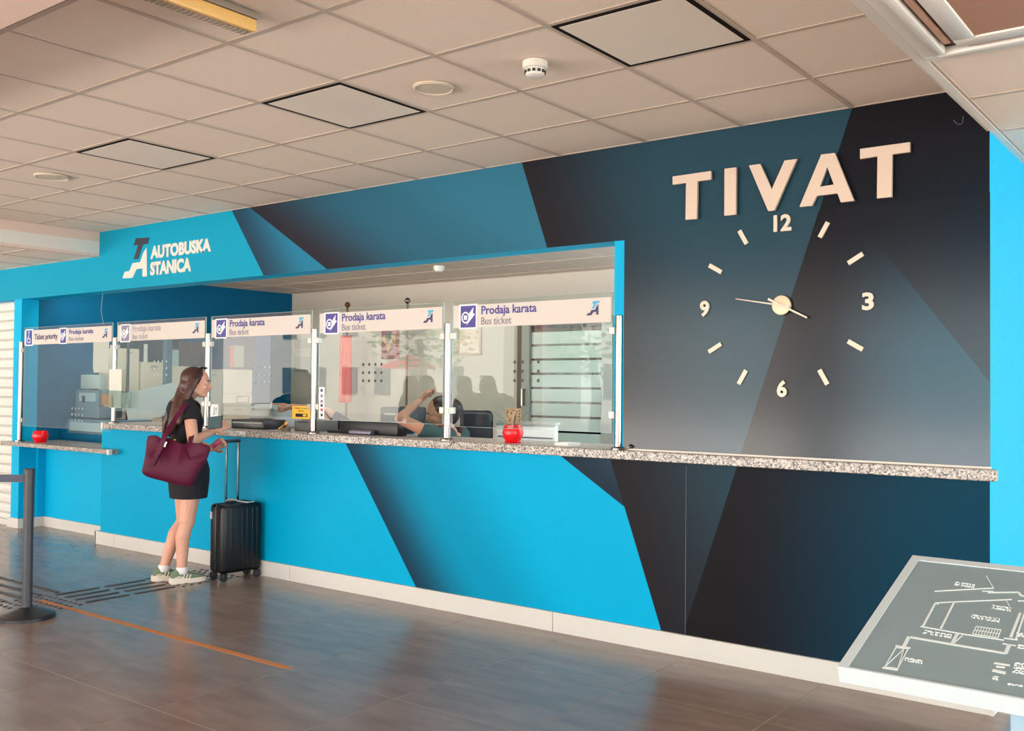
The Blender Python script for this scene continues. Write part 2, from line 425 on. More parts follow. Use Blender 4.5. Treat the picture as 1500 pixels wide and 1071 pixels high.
# lower ceilings around the raised one
c2 = struct(box('ceiling', (XR, -9.2, HL+.02), (7, 3.6, HL+.12), WHITE))
xs2 = [XR+.035]+[round(XR+.035+.6*k, 3) for k in range(1, 8)]
tile_grid('ceiling_tile', xs2, [-1.17, -.57, .03, .63, 1.23, 1.83], HL, TILEC, c2)
tile_grid('ceiling_tile', [-.0, .63, 1.23, 1.83, 2.43], [-2.37, -1.77, -1.17], HL, TILEC, c2, 'ceiling_grid')
b = MB(); b.box((XR, -3.24, HL-.006), (XR+.033, 1.9, HL+.02)); b.box((XR-.012, -3.24, HL-.003), (XR, 0, HC)); b.build('edge_trim', WHITE, c2)
c3 = struct(box('ceiling', (-20, -3.24, 2.665+.02), (-8.76, 0, 2.8), WHITE))
tile_grid('ceiling_tile', [round(-8.80-.6*k, 3) for k in range(6, -1, -1)], [-2.4, -1.8, -1.2, -.6, -.0], 2.665, TILEC, c3)
struct(box('wall_bulkhead', (-8.84, -3.24, 2.66), (-8.761, 0, HC+.02), PEACH))
struct(box('ceiling', (-20, -9.2, HL), (XR, -3.24, HC+.1), PEACH))
# office ceiling
c4 = struct(box('ceiling', (XL, .17, 2.69), (-2.8, 3.41, 2.75), WHITE))
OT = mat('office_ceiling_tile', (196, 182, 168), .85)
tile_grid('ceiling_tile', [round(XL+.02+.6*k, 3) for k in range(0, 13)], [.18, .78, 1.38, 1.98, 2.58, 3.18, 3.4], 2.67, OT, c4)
# hall beyond the camera: end wall, posts of the open front, pavement
struct(box('wall_end', (-20.2, -9.2, 0), (-20, 3.6, 2.9), mat('end_wall_grey_blue', (176, 196, 206), .8)))
struct(box('wall_end', (-20, .0, 0), (-14, .17, 2.9), WHITE))
for x in (-10.6, -5.2, -.2, 4.5):
    struct(box('column', (x-.22, -9.2, 0), (x+.22, -8.8, HL), PEACH))
struct(box('ground', (-70, -60, -.12), (40, -9.21, -.06), mat('plaza_paving', (176, 160, 140), .9)))
struct(box('ground', (7.01, -9.2, -.12), (40, 20, -.06), mat('plaza_paving', (176, 160, 140), .9)))
struct(box('wall_side_blocker', (7.0, -2.5, 0), (7.2, 3.7, 2.9), PEACH))  # unseen wall, added to cut side light on the cyan return
struct(box('wall_corridor_blocker', (XR-.2, 3.61, 0), (7.2, 3.8, 2.9), PEACH))  # unseen, added along with the side wall to shut out sky light
# ---- roller shutter doorway on the far left
door = struct(box('door_1', (-13.5, .10, 0), (-10.40, .16, 2.335), mat('shutter_backing', (190, 188, 182), .6)))
b = MB(); b.prism([(-1.55, .1, 0), (-1.55, .072, .012), (-1.55, .066, .05), (-1.55, .072, .088), (-1.55, .1, .1)], (3.1, 0, 0))
s0 = b.build('slat', mat('shutter_white', (212, 212, 206), .5), door)
for k in range(23):
    o = s0 if k == 0 else s0.copy()
    if k: COL.objects.link(o)
    o.parent = door; o.location = (-11.95, 0, .02+.1005*k)
# ---- baseboards
BBM = mat('baseboard_tile', (206, 206, 200), .45, spec=.3)
bb = struct(box('baseboard_front', (-8.70, -.012, 0), (XR, -.0005, .112), mat('baseboard_joint', (150, 145, 136), .8)))
for x0, x1 in ((-8.72, -8.39), (-8.39, -5.93), (-5.93, -3.47), (-3.47, XR+.012)):
    box('baseboard_piece', (x0+.002, -.022, 0), (x1-.002, -.002, .118), BBM, bb, .002)
bl = struct(box('baseboard_left', (-10.2, .228, 0), (-8.70, .249, .10), BBM))
for lo, hi in (((-10.2+.001, .0, 0), (-10.182, .228, .10)), ((-10.43, -.022, 0), (-10.19, -.001, .10)), ((-8.722, -.022, 0), (-8.70, .24, .118)), ((-13.4, .03, 0), (-10.43, .06, .06))):
    box('baseboard_piece', lo, hi, BBM, bl, .002)
struct(box('baseboard_right', (XR, -.022, 0), (XR+.02, 3.4, .118), BBM))
# ---- granite counter tops
G = granite()
def slab(lo, hi, lab):
    o = box('countertop', lo, hi, G, None, .004); tag(o, lab, 'countertop'); return o
slab((-8.56, -.06, 1.066), (-.972, .0, 1.118), 'long speckled granite sill running under the ticket windows and clock')
bpy.data.objects['countertop'].data.materials[0] = G
b = MB(); b.box((-8.56, .0, 1.066), (-2.99, .42, 1.118)); inner = b.build('countertop_depth', G, bpy.data.objects['countertop'])
slab((-10.43, -.10, .842), (-8.36, -.001, .882), 'short low granite shelf at the far left priority window')
low_top = [o for o in bpy.data.objects if o.name.startswith('countertop')][-1]
low_top = bpy.data.objects['countertop.001']
b = MB(); b.box((-10.235, -.001, .842), (-8.665, .42, .882)); b.build('countertop_depth', G, low_top)
# thin white edge strip along the clock panel foot
box('edge_strip', (-2.99, -.012, 1.1182), (-1.0, -.0045, 1.128), WHITE, bpy.data.objects['countertop'])

box('end_clip', (-8.566, -.066, 1.060), (-8.535, -.030, 1.122), PLAST, bpy.data.objects['countertop'], .003)
box('end_clip', (-8.385, -.106, .838), (-8.352, -.070, .886), PLAST, low_top, .003)
# ================================================================== FAR DAYLIT SQUARE (seen only mirrored in the glass)
def tree(x, y, h, lab):
    t = thing('tree', lab, 'tree', (x, y, 0), 'trees on the square')
    b = MB(); b.path([(x, y, -.06), (x+.1, y, h*.3), (x, y+.1, h*.6)], [.16, .13, .08]); b.build('trunk', mat('bark', (96, 78, 60), .9), t)
    b = MB()
    for k in range(620):
        a, e = random.uniform(0, 2*PI), random.uniform(-1, 1); r = random.uniform(.3, 1)**.5
        c = Vector((x+1.7*r*math.cos(a)*(1-e*e)**.5, y+1.7*r*math.sin(a)*(1-e*e)**.5, h*.72+1.5*r*e))
        q = Vector((random.gauss(0, 1), random.gauss(0, 1), random.gauss(0, 1))).to_track_quat('Z', 'Y'); s = random.uniform(.07, .14)
        b.bm.faces.new([b.bm.verts.new(c+q @ Vector(p)) for p in ((-s, 0, 0), (0, -s*.5, .02), (s, 0, 0), (0, s*.5, .02))])
    o = b.build('foliage', mat('tree_leaf', (96, 120, 58), .7), t); o['kind'] = 'stuff'
tree(-18.6, -14.5, 4.6, 'leafy tree on the square, mirrored in the fourth ticket window')
tree(-13.6, -15.5, 4.2, 'leafy tree on the square, mirrored in the last ticket window')
t = thing('parasol', 'red sun parasol on the square, mirrored in the fourth ticket window', 'parasol', (-20.6, -16.0, 0))
b = MB(); b.tube((-20.6, -16, -.06), (-20.6, -16, 2.5), .03); b.build('pole', WHITE, t)
b = MB(); b.lathe([(.8, 2.0), (.79, 2.08), (.4, 2.25), (.04, 2.4)], (-20.6, -16, 0), n=8); b.build('canopy', mat('parasol_cloth', (214, 58, 62), .8), t)
def building(x0, x1, y, h, c, lab):
    t = thing('building', lab, 'building', ((x0+x1)/2, y, 0))
    box('wall', (x0, y-8, -.06), (x1, y, h), mat('render_%d' % c[0], c, .9), t)
    x = x0+1.2
    while x < x1-1.5:
        for z in (1.0, 4.2):
            if z+1.6 < h:
                w = box('window', (x, y, z), (x+1.2, y+.05, z+1.5), mat('far_window', (60, 74, 84), .2), t)
        x += 2.6
building(-48, -30, -32, 7, (214, 206, 190), 'pale low building across the square')
building(-24, -6, -30, 6.2, (228, 220, 206), 'cream coloured building across the square')

# ================================================================== LETTERING ON THE WALL
LET = mat('letter_champagne', (206, 184, 166), .4, .15)
def polys_from(zoom, ox, oy, plist, plane_y=0.):
    return [[at(ox+x/zoom, oy+y/zoom, y=plane_y) for x, y in pl] for pl in plist]
st = thing('wall_sign', 'large raised cream letters TIVAT above the clock', 'sign', (-2.0, -.005, 2.41))
Z2 = 3.409
L = {'T': [(86, 268), (277, 240), (277, 283), (210, 292), (206, 480), (150, 484), (153, 300), (86, 309)],
     'I': [(345, 229), (403, 222), (401, 458), (344, 464)],
     'V': [(467, 213), (523, 205), (581, 331), (645, 188), (706, 180), (594, 437), (563, 440)],
     'T2': [(1022, 130), (1270, 96), (1270, 145), (1182, 157), (1180, 370), (1106, 377), (1109, 167), (1022, 180)]}
for k, pl in L.items():
    pts = polys_from(Z2, 960, 180, [pl], -.03)[0]
    zz = sorted(p.z for p in pts)
    b = MB(); b.prism(pts, (0, .018, 0)); b.build('letter', LET, st)
# the A is cut from pieces so that its counter stays open
A = {'o': [(828, 158), (895, 150), (992, 389), (926, 397), (909, 352), (805, 365), (781, 414), (719, 420)], 'i': [(858, 220), (891, 308), (821, 319)]}
o3 = polys_from(Z2, 960, 180, [A['o'], A['i']], -.03); O, I = o3
b = MB()
V_ = lambda p: p
apexL, apexR, rf, rfi, cr_, cl_, lfi, lf = O
it, ir, il = I
for quad in ([lf, lfi, cl_, il], [apexL, lf, il, it], [apexL, it, apexR], [apexR, it, ir, rf], [rf, ir, cr_, rfi], [il, cl_, cr_, ir]):
    b.prism(quad, (0, .018, 0))
bmesh.ops.remove_doubles(b.bm, verts=b.bm.verts, dist=.0005)
# drop interior walls
seen = {}
for f in list(b.bm.faces):
    key = tuple(sorted(v.index for v in f.verts))
b.bm.verts.index_update()
for f in list(b.bm.faces):
    seen.setdefault(frozenset(v.index for v in f.verts), []).append(f)
bmesh.ops.delete(b.bm, geom=[f for l in seen.values() if len(l) > 1 for f in l], context='FACES_ONLY')
b.build('letter', LET, st)
# station name
st2 = thing('wall_sign', 'white station lettering AUTOBUSKA STANICA with a stepped TA emblem', 'sign', (-7.7, -.002, 2.45))
WL = mat('letter_white', (214, 204, 194), .5)
pA, pB = at(222, 379, y=0), at(309, 370, y=0)
text('lettering', 'AUTOBUSKA', at(221, 370, y=0).x, at(309.5, 360, y=0).x, at(222, 379.6, y=0).z, at(222, 360.6, y=0).z, WL, st2, .003, .055, -.0005)
text('lettering', 'STANICA', at(220.5, 390, y=0).x, at(280.5, 390, y=0).x, at(222, 404, y=0).z, at(222, 384, y=0).z, WL, st2, .003, .055, -.0005)
zf = 4.409
Tp = [(878, 128), (967, 124), (955, 165), (925, 168), (893, 262), (864, 265), (893, 172), (864, 176)]
Ap = [(793, 387), (807, 345), (838, 340), (857, 290), (907, 282), (926, 225), (948, 188), (951, 375), (922, 376), (922, 322), (884, 328), (857, 384)]
tp, ap = polys_from(zf, 0, 320, [Tp, Ap], -.0005)
b = MB(); b.prism(tp, (0, -.003, 0)); b.build('emblem', mat('emblem_navy', (30, 34, 54), .5), st2)['label'] = 'dark slanted T of the emblem'
b = MB(); b.prism(ap, (0, -.003, 0)); b.build('emblem', WL, st2)

# ================================================================== WALL CLOCK
ck = thing('wall_clock', 'frameless wall clock with brushed disc hub, bar markers and numerals', 'clock', (-2.014, -.006, 1.915))
HX, HZ, RR = -2.014, 1.913, .432
CM = mat('clock_brushed', (176, 156, 132), .36, .7)
b = MB(); b.lathe([(.030, 0), (.052, .004), (.053, .016), (.050, .020), (.008, .021)], (HX, -.005, HZ), 40, Vector((0, -1, 0))); smooth_angle(b.build('hub', CM, ck), 30)
MK = mat('marker_cream', (206, 192, 174), .45, .2)
for h in range(1, 12):
    if h in (3, 6, 9): continue
    a = PI/2-h*PI/6; rot = Matrix.Rotation(-(a), 3, 'Y')
    c = Vector((HX+RR*math.cos(a)*1.03, -.010, HZ+RR*math.sin(a)*1.0))
    b = MB(); b.box((-.043, -.005, -.012), (.043, .005, .012), .001, rot=rot)
    for v in b.bm.verts: v.co += c
    b.build('hour_marker', MK, ck)
for s, x, z, w in (('12', -2.012, 2.343, .098), ('3', -1.565, 1.913, .058), ('6', -2.012, 1.479, .054), ('9', -2.461, 1.913, .056)):
    text('numeral', s, x-w/2, x+w/2, z-.044, z+.044, MK, ck, .012, .034, -.006)
def hand(p, q, w1, w2, y, name):
    p, q = Vector(p), Vector(q); d = (q-p).normalized(); n = Vector((-d.z, 0, d.x))
    b = MB(); b.prism([p+n*w1+Vector((0, y, 0)), q+n*w2+Vector((0, y, 0)), q-n*w2+Vector((0, y, 0)), p-n*w1+Vector((0, y, 0))], (0, .003, 0)); b.build(name, MK, ck)
hand((-1.965, 0, 1.903), (-2.268, 0, 1.957), .005, .002, -.034, 'minute_hand')
hand((-2.085, 0, 1.948), (-1.872, 0, 1.842), .006, .004, -.030, 'hour_hand')

# ================================================================== CEILING FITTINGS
def disc(x, y, r, lab):
    t = thing('ceiling_speaker', lab, 'speaker', (x, y, HC), 'round ceiling speakers')
    b = MB(); b.lathe([(r, 0), (r, -.006), (r*.9, -.012), (r*.86, -.008), (.01, -.010)], (x, y, HC-.004), 40); smooth_angle(b.build('grille', mat('speaker_cream', (214, 198, 176), .5), t))
disc(-3.15, -1.445, .098, 'round flat cream speaker in ceiling beside the smoke detector')
disc(-6.66, -1.487, .11, 'round flat cream speaker in ceiling at far left')
sd = thing('smoke_detector', 'white round smoke detector on the ceiling above the dark mural', 'detector', (-2.541, -1.453, HC))
b = MB(); b.lathe([(.055, 0), (.055, -.03), (.048, -.034)], (-2.541, -1.453, HC-.004), 32); smooth_angle(b.build('base', PLAST, sd))
b = MB(); b.lathe([(.045, -.034), (.040, -.060), (.030, -.066), (.02, -.067)], (-2.541, -1.453, HC-.004), 32); smooth_angle(b.build('sensing_chamber', PLAST, sd))
b = MB()
for k in range(12):
    a = 2*PI*k/12; R = Matrix.Rotation(a, 3, 'Z'); c = R @ Vector((.0435, 0, 0)); 
    vs = b.box((-.003, -.007, -.006), (.003, .007, .006), rot=R)
    for v in vs: v.co += c+Vector((-2.541, -1.453, HC-.050))
b.build('vent_slots', mat('detector_slot', (60, 56, 52), .7), sd)
sd2 = thing('smoke_detector', 'small smoke detector on the office ceiling inside the opening', 'detector', (-5.0, 1.2, 2.67))
q = at(643, 391, z=2.66)
b = MB(); b.lathe([(.055, 0), (.055, -.03), (.035, -.055), (.01, -.056)], (q.x, q.y, 2.668), 24); smooth_angle(b.build('base', PLAST, sd2)); sd2.location = (q.x, q.y, 2.668)
for c in sd2.children: c.matrix_parent_inverse = Matrix.Translation(-sd2.location)
lm = thing('emergency_lamp', 'long boxy emergency lamp with yellowed cover under the ceiling', 'lamp', (-3.11, -2.8, HC))
b = MB(); b.box((-3.155, -3.05, 2.862), (-3.065, -2.49, HC-.006), .004); b.build('housing', mat('lamp_grey', (150, 138, 122), .4), lm)
b = MB(); b.box((-3.092, -3.045, 2.812), (-3.07, -2.495, 2.861), .008); smooth_angle(b.build('diffuser', mat('yellowed_diffuser', (250, 200, 120), .35), lm))
b = MB(); b.box((-3.15, -3.045, 2.815), (-3.0925, -2.495, 2.861), .010); smooth_angle(b.build('reflector', mat('lamp_grey2', (196, 172, 142), .4), lm))
b = MB()
for k in range(26): b.box((-3.140, -3.035+.0205*k, 2.8125), (-3.100, -3.028+.0205*k, 2.8155))
b.build('ribs', mat('lamp_grey', (150, 138, 122), .4), lm)
# air-conditioning cassette
ac = thing('air_conditioner', 'white square air-conditioning cassette in the ceiling at top right', 'air conditioner', (-.5, -1.65, HL))
ax0, ax1, ay0, ay1 = XR+.04, -.03, -2.13, -1.176
b = MB()
def ringbox(b, x0, x1, y0, y1, w, z0, z1, bev=0):
    b.box((x0, y0, z0), (x1, y0+w, z1), bev); b.box((x0, y1-w, z0), (x1, y1, z1), bev)
    b.box((x0, y0+w, z0), (x0+w, y1-w, z1), bev); b.box((x1-w, y0+w, z0), (x1, y1-w, z1), bev)
ringbox(b, ax0, ax1, ay0, ay1, .05, HL-.020, HL+.005, .004); b.build('frame', PLAST, ac)
b = MB(); ringbox(b, ax0+.05, ax1-.05, ay0+.05, ay1-.05, .035, HL-.034, HL-.0, .01); smooth_angle(b.build('outer_lip', PLAST, ac))
b = MB(); ringbox(b, ax0+.085, ax1-.085, ay0+.085, ay1-.085, .05, HL+.0, HL+.004); b.build('air_slot', mat('slot_brown', (120, 92, 76), .7), ac)
for s in ((ax0+.096, ax0+.118, ay0+.16, ay1-.16), (ax1-.118, ax1-.096, ay0+.16, ay1-.16)):
    box('louvre', (s[0], s[2], HL-.022), (s[1], s[3], HL-.012), mat('louvre_peach', (222, 176, 150), .5), ac, .003)
for s in ((ax0+.16, ax1-.16, ay0+.096, ay0+.118), (ax0+.16, ax1-.16, ay1-.118, ay1-.096)):
    box('louvre', (s[0], s[2], HL-.022), (s[1], s[3], HL-.012), mat('louvre_peach', (222, 176, 150), .5), ac, .003)
b = MB(); ringbox(b, ax0+.135, ax1-.135, ay0+.135, ay1-.135, .07, HL-.034, HL+.004, .008); smooth_angle(b.build('inner_lip', PLAST, ac))
box('grille', (ax0+.205, ay0+.205, HL-.026), (ax1-.205, ay1-.205, HL-.010), mat('grille_brown', (178, 134, 110), .7, bump=.5, bscale=160), ac)
# loose wires
b = MB(); b.path([at(1397, 176, y=-.004), at(1401, 181, y=-.004), at(1406, 182.5, y=-.005), at(1410, 180, y=-.004), at(1411, 170, y=-.004)], .0012, 6); tag(b.build('wire', mat('wire_grey', (120, 130, 136), .5)), 'thin hooked loose wire on dark wall right of the letters', 'wire')
b = MB(); b.path([at(151, 426, y=.06), at(149.5, 440, y=.05), at(148, 455, y=.06), at(150, 466, y=.03), at(152, 476, y=.01)], .0035, 6); tag(b.build('hanging_cable', mat('cable_grey', (110, 150, 160), .5)), 'thin grey cable hanging over the first ticket window', 'cable')

# ================================================================== TICKET SCREENS AND POSTS
poles = [(-10.235, .882), (-8.462, 1.118), (-7.036, 1.118), (-5.706, 1.118), (-4.365, 1.118), (-3.022, 1.118)]
plabs = ['polished steel post at the far left end of the ticket windows', 'polished steel post with leaflet holder between first and second ticket windows', 'polished steel post just beside the standing woman\'s face',
         'polished steel post beside the small yellow notice', 'polished steel post in front of the seated clerk', 'polished steel post at the clock end of the ticket windows']
YP = .0
for i, ((x, z0), lb) in enumerate(zip(poles, plabs)):
    t = thing('screen_post', lb, 'post', (x, YP, z0), 'steel posts holding the screens')
    b = MB(); b.lathe([(.024, 0), (.024, 1.9-z0-.004), (.020, 1.9-z0)], (x, YP, z0), 24); smooth_angle(b.build('pole', CHROME, t))
    b = MB(); b.lathe([(.046, 0), (.046, .008), (.032, .016), (.025, .018)], (x, YP, z0), 28); smooth_angle(b.build('base_flange', CHROME, t))
    for s in (-1, 1):
        if (i == 0 and s < 0) or (i == 5 and s > 0): continue
        for z in (z0+.20 if i else 1.10, 1.81):
            box('clamp', (x+s*.024 if s > 0 else x-.062, YP-.014, z-.021), (x+.062 if s > 0 else x-.024, YP+.014, z+.021), ALU, t, .002)
panels = [(-10.165, -8.505, 1.045), (-8.418, -7.070, 1.235), (-6.988, -5.738, 1.235), (-5.650, -4.405, 1.225), (-4.322, -3.068, 1.215)]
slabs = ['first glass screen at far left with the wheelchair sign', 'second glass screen behind the standing woman, glare tinted into its header print', 'third glass screen with the yellow notice stuck on it',
         'fourth glass screen in front of the flags and pointing arm', 'fifth glass screen beside the clock wall, with the red pot behind']
def emblem(x0, x1, z0, z1, par, y):
    """small TA mark"""
    f = lambda pl, m, nm: (lambda b: (b.prism([(x0+(px-793)/158*(x1-x0), y, z0+(387-pz)/263*(z1-z0)) for px, pz in pl], (0, -.001, 0)), b.build(nm, m, par)))(MB())
    f(Tp, mat('emblem_light_blue', (60, 170, 214), .5), 'emblem'); f(Ap, INK, 'emblem')
def ticket_icon(x0, x1, z0, z1, par, y, glare_wash=False):
    w, h = x1-x0, z1-z0
    box('icon_border', (x0-.014, y-.001, z0-.010), (x1+.014, y+.0006, z1+.010), SIGNI, par)
    sq = box('icon_square', (x0, y-.0022, z0), (x1, y-.0011, z1), mat('glare_washed_indigo', (130, 124, 150), .5) if glare_wash else PURP, par)  # paler indigo has the glare mixed into it
    b = MB(); X = lambda u: x0+u*w; Zz = lambda u: z0+u*h; yy = y-.0024
    n = 20; cx, cz, r1, r2 = .33, .46, .27, .20
    for k in range(n):
        a, c = 2*PI*k/n, 2*PI*(k+1)/n
        b.prism([(X(cx+r1*math.cos(a)), yy, Zz(cz+r1*math.sin(a))), (X(cx+r1*math.cos(c)), yy, Zz(cz+r1*math.sin(c))), (X(cx+r2*math.cos(c)), yy, Zz(cz+r2*math.sin(c))), (X(cx+r2*math.cos(a)), yy, Zz(cz+r2*math.sin(a)))], (0, -.0008, 0))
    b.prism([(X(.22), yy, Zz(.36)), (X(.44), yy, Zz(.36)), (X(.44), yy, Zz(.56)), (X(.22), yy, Zz(.56))], (0, -.0008, 0))
    b.prism([(X(.40), yy, Zz(.10)), (X(.60), yy, Zz(.28)), (X(.96), yy, Zz(.60)), (X(.82), yy, Zz(.66)), (X(.86), yy, Zz(.92)), (X(.55), yy, Zz(.62)), (X(.62), yy, Zz(.50))], (0, -.0008, 0))
    b.build('bus_ticket_symbol', SIGNI, sq)
for i, ((x0, x1, z0), lb) in enumerate(zip(panels, slabs)):
    t = thing('glass_screen', lb, 'screen', ((x0+x1)/2, YP, z0), 'glass ticket screens')
    box('pane', (x0, YP-.004, z0), (x1, YP+.004, 2.035), GLASS, t)
    b = MB()
    for lo, hi in (((x0, YP-.0045, 2.0352), (x1, YP+.0045, 2.037)), ((x0, YP-.0045, z0-.002), (x1, YP+.0045, z0-.0002))): b.box(lo, hi)
    b.box((x0-.002, YP-.0045, z0), (x0-.0002, YP+.0045, 2.035)); b.box((x1+.0002, YP-.0045, z0), (x1+.002, YP+.0045, 2.035))
    b.build('polished_edge', mat('glass_edge', (150, 176, 170), .25), t)
    yb = YP-.0065
    zb0, zb1 = (1.862, 2.008)
    sg = box('header_sign', (x0+.008, yb, zb0), (x1-.008, YP-.0045, zb1), SIGNW, t)
    sg['label'] = 'printed header strip'
    w = x1-x0; ys_ = yb-.0015
    fm_ = mat('glare_washed_ink', (168, 160, 166), .5)  # glare over the second header, put into its ink colour
    ink, txg = (fm_, fm_) if i == 1 else (PURP, TXTG)
    if i == 0:
        ix0 = x0+.46*w
        box('icon_border', (x0+.035, ys_-.001, 1.852), (x0+.185, ys_+.0006, 2.02), SIGNI, t)
        sq = box('icon_square', (x0+.05, ys_-.0022, 1.864), (x0+.17, ys_-.0011, 2.008), mat('access_blue', (40, 70, 160), .5), t)
        b = MB(); cx, cz = x0+.108, 1.912; yy = ys_-.0024
        for k in range(16):
            a, c = PI*.55+1.45*PI*k/16, PI*.55+1.45*PI*(k+1)/16
            b.prism([(cx+.034*math.cos(a), yy, cz+.034*math.sin(a)), (cx+.034*math.cos(c), yy, cz+.034*math.sin(c)), (cx+.026*math.cos(c), yy, cz+.026*math.sin(c)), (cx+.026*math.cos(a), yy, cz+.026*math.sin(a))], (0, -.0008, 0))
        b.box((cx-.008, yy-.0008, cz+.012), (cx+.0, yy, cz+.062)); b.box((cx-.008, yy-.0008, cz+.004), (cx+.034, yy, cz+.012)); b.box((cx+.026, yy-.0008, cz-.03), (cx+.034, yy, cz+.004))
        b.lathe([(.010, 0), (.010, .0008)], (cx-.003, yy, cz+.076), 14, Vector((0, -1, 0)))
        b.build('wheelchair_symbol', SIGNI, sq)
        text('lettering', 'Ticket priority', x0+.215, x0+.215+.46, 1.893, 1.968, INK, t, .0008, .012, ys_)
        ticket_icon(ix0-.03, ix0+.075, 1.868, 2.004, t, ys_)
        text('lettering', 'Prodaja karata', ix0+.13, ix0+.57, 1.932, 1.995, PURP, t, .0008, .016, ys_)
        text('lettering', 'Bus ticket', ix0+.13, ix0+.40, 1.885, 1.925, TXTG, t, .0008, 0, ys_)
        emblem(x1-.165, x1-.085, 1.90, 1.985, t, ys_)
    else:
        ticket_icon(x0+.075, x0+.205, 1.862, 2.004, t, ys_, i == 1)
        text('lettering', 'Prodaja karata', x0+.252, x0+.70, 1.925, 1.998, ink, t, .0008, .018, ys_)
        text('lettering', 'Bus ticket', x0+.252, x0+.50, 1.876, 1.924, txg, t, .0008, .0, ys_)
        emblem(x1-.18, x1-.095, 1.905, 1.99, t, ys_)
    # speech holes: small rings in rows
    b = MB(); cxh, czh = {0: (-9.10, 1.18), 1: (-7.72, 1.615), 2: (-6.31, 1.555), 3: (-5.08, 1.57), 4: (-3.70, 1.575)}[i]
    for r in range(3):
        for c in range(4):
            p = (cxh+(c-1.5)*.062, YP-.0048, czh+(r-1)*.058)
            b.lathe([(.011, 0), (.011, .0012), (.007, .0012)], p, 12, Vector((0, -1, 0)))
    sh = b.build('speech_holes', mat('hole_ring', (48, 50, 52) if i in (3, 4) else (150, 170, 176), .4) if i not in (3, 4) else mat('hole_ring_dark', (40, 40, 42), .4), t); sh['kind'] = 'stuff'

# ================================================================== FLOOR FITTINGS
TP = mat('tape_orange', (196, 122, 62), .6, noise=.15, nscale=12)
b = MB(); b.prism([(-6.72, -1.505, .0002), (-4.12, -1.497, .0002), (-4.095, -1.455, .0002), (-6.72, -1.463, .0002)], (0, 0, .0012)); tag(b.build('floor_tape', TP), 'worn orange queue tape line stuck on the brown floor', 'tape')
TB = mat('tactile_rubber', (60, 56, 58), .45)
gd = thing('tactile_paving', 'dark raised tactile guide strips and studs leading to the ticket window', 'tactile strip', (-6.6, -1.0, 0))
def bar_mesh(L, w=.032, h=.005):
    q = MB(); q.box((-w/2, -L/2, 0), (w/2, L/2, h), .0045, seg=1); bmesh.ops.recalc_face_normals(q.bm, faces=q.bm.faces)
    me = bpy.data.meshes.new('guide_bar'); q.bm.to_mesh(me); q.bm.free(); me.materials.append(TB); return me
bm1 = bar_mesh(.31)
def put(name, me, loc, rz=0):
    o = bpy.data.objects.new(name, me); COL.objects.link(o); o.parent = gd; o.matrix_parent_inverse = Matrix.Translation(-gd.location); o.location = loc; o.rotation_euler[2] = rz; return o
for x in (-6.80, -6.67, -6.54, -6.41):
    for y in (-1.18, -.825): put('guide_bar', bm1, (x, y, 0))
for y in (-1.29, -1.41, -1.53, -1.65):
    for x in (-7.33, -7.02, -7.69, -8.05, -8.41): put('guide_bar', bm1, (x+.0, y, 0), PI/2)
q = MB(); q.lathe([(.015, 0), (.013, .004), (.009, .005)], (0, 0, 0), 12); bmesh.ops.recalc_face_normals(q.bm, faces=q.bm.faces)
sm_ = bpy.data.meshes.new('stud'); q.bm.to_mesh(sm_); q.bm.free(); sm_.materials.append(TB)
for i in range(8):
    for j in range(6): put('stud', sm_, (-6.84+.066*i, -1.385-.066*j, 0))
    for j in range(8): put('stud', sm_, (-6.84+.066*i, -.62+.066*j, 0))
# ---- belt barrier post
sx, sy = -6.285, -1.775
t = thing('barrier_post', 'charcoal belt barrier post standing at the left beside the tactile strips', 'barrier post', (sx, sy, 0))
b = MB(); b.lathe([(.165, 0), (.165, .018), (.155, .028), (.06, .062), (.034, .072), (.032, .08)], (sx, sy, 0), 44); smooth_angle(b.build('base', mat('barrier_black', (34, 35, 39), .35), t), 25)
b = MB(); b.lathe([(.0295, 0), (.0295, .845), (.031, .846), (.031, .93), (.027, .936)], (sx, sy, .072-.07), 30); smooth_angle(b.build('pole', DARKG, t), 30)
e = Vector((-7.35, -2.66, .875)); a0 = Vector((sx-.028, sy-.02, .875))
b = MB(); d = (e-a0).normalized(); nn = d.cross(Vector((0, 0, 1)))*.0015
P_ = [a0+d*.0, e]
b.prism([a0-nn+Vector((0, 0, -.024)), e-nn+Vector((0, 0, -.024)), e-nn+Vector((0, 0, .024)), a0-nn+Vector((0, 0, .024))], nn*2); b.build('belt', mat('belt_webbing', (72, 76, 92), .7), t)
t2 = thing('barrier_post', 'charcoal belt barrier post outside the left edge, other end of the belt', 'barrier post', (e.x, e.y, 0))
b = MB(); b.lathe([(.165, 0), (.165, .018), (.155, .028), (.06, .062), (.034, .072), (.032, .08)], (e.x-.03, e.y, 0), 32); b.build('base', _m['barrier_black'], t2)
b = MB(); b.lathe([(.0295, 0), (.0295, .93), (.027, .936)], (e.x-.03, e.y, 0), 20); b.build('pole', DARKG, t2)

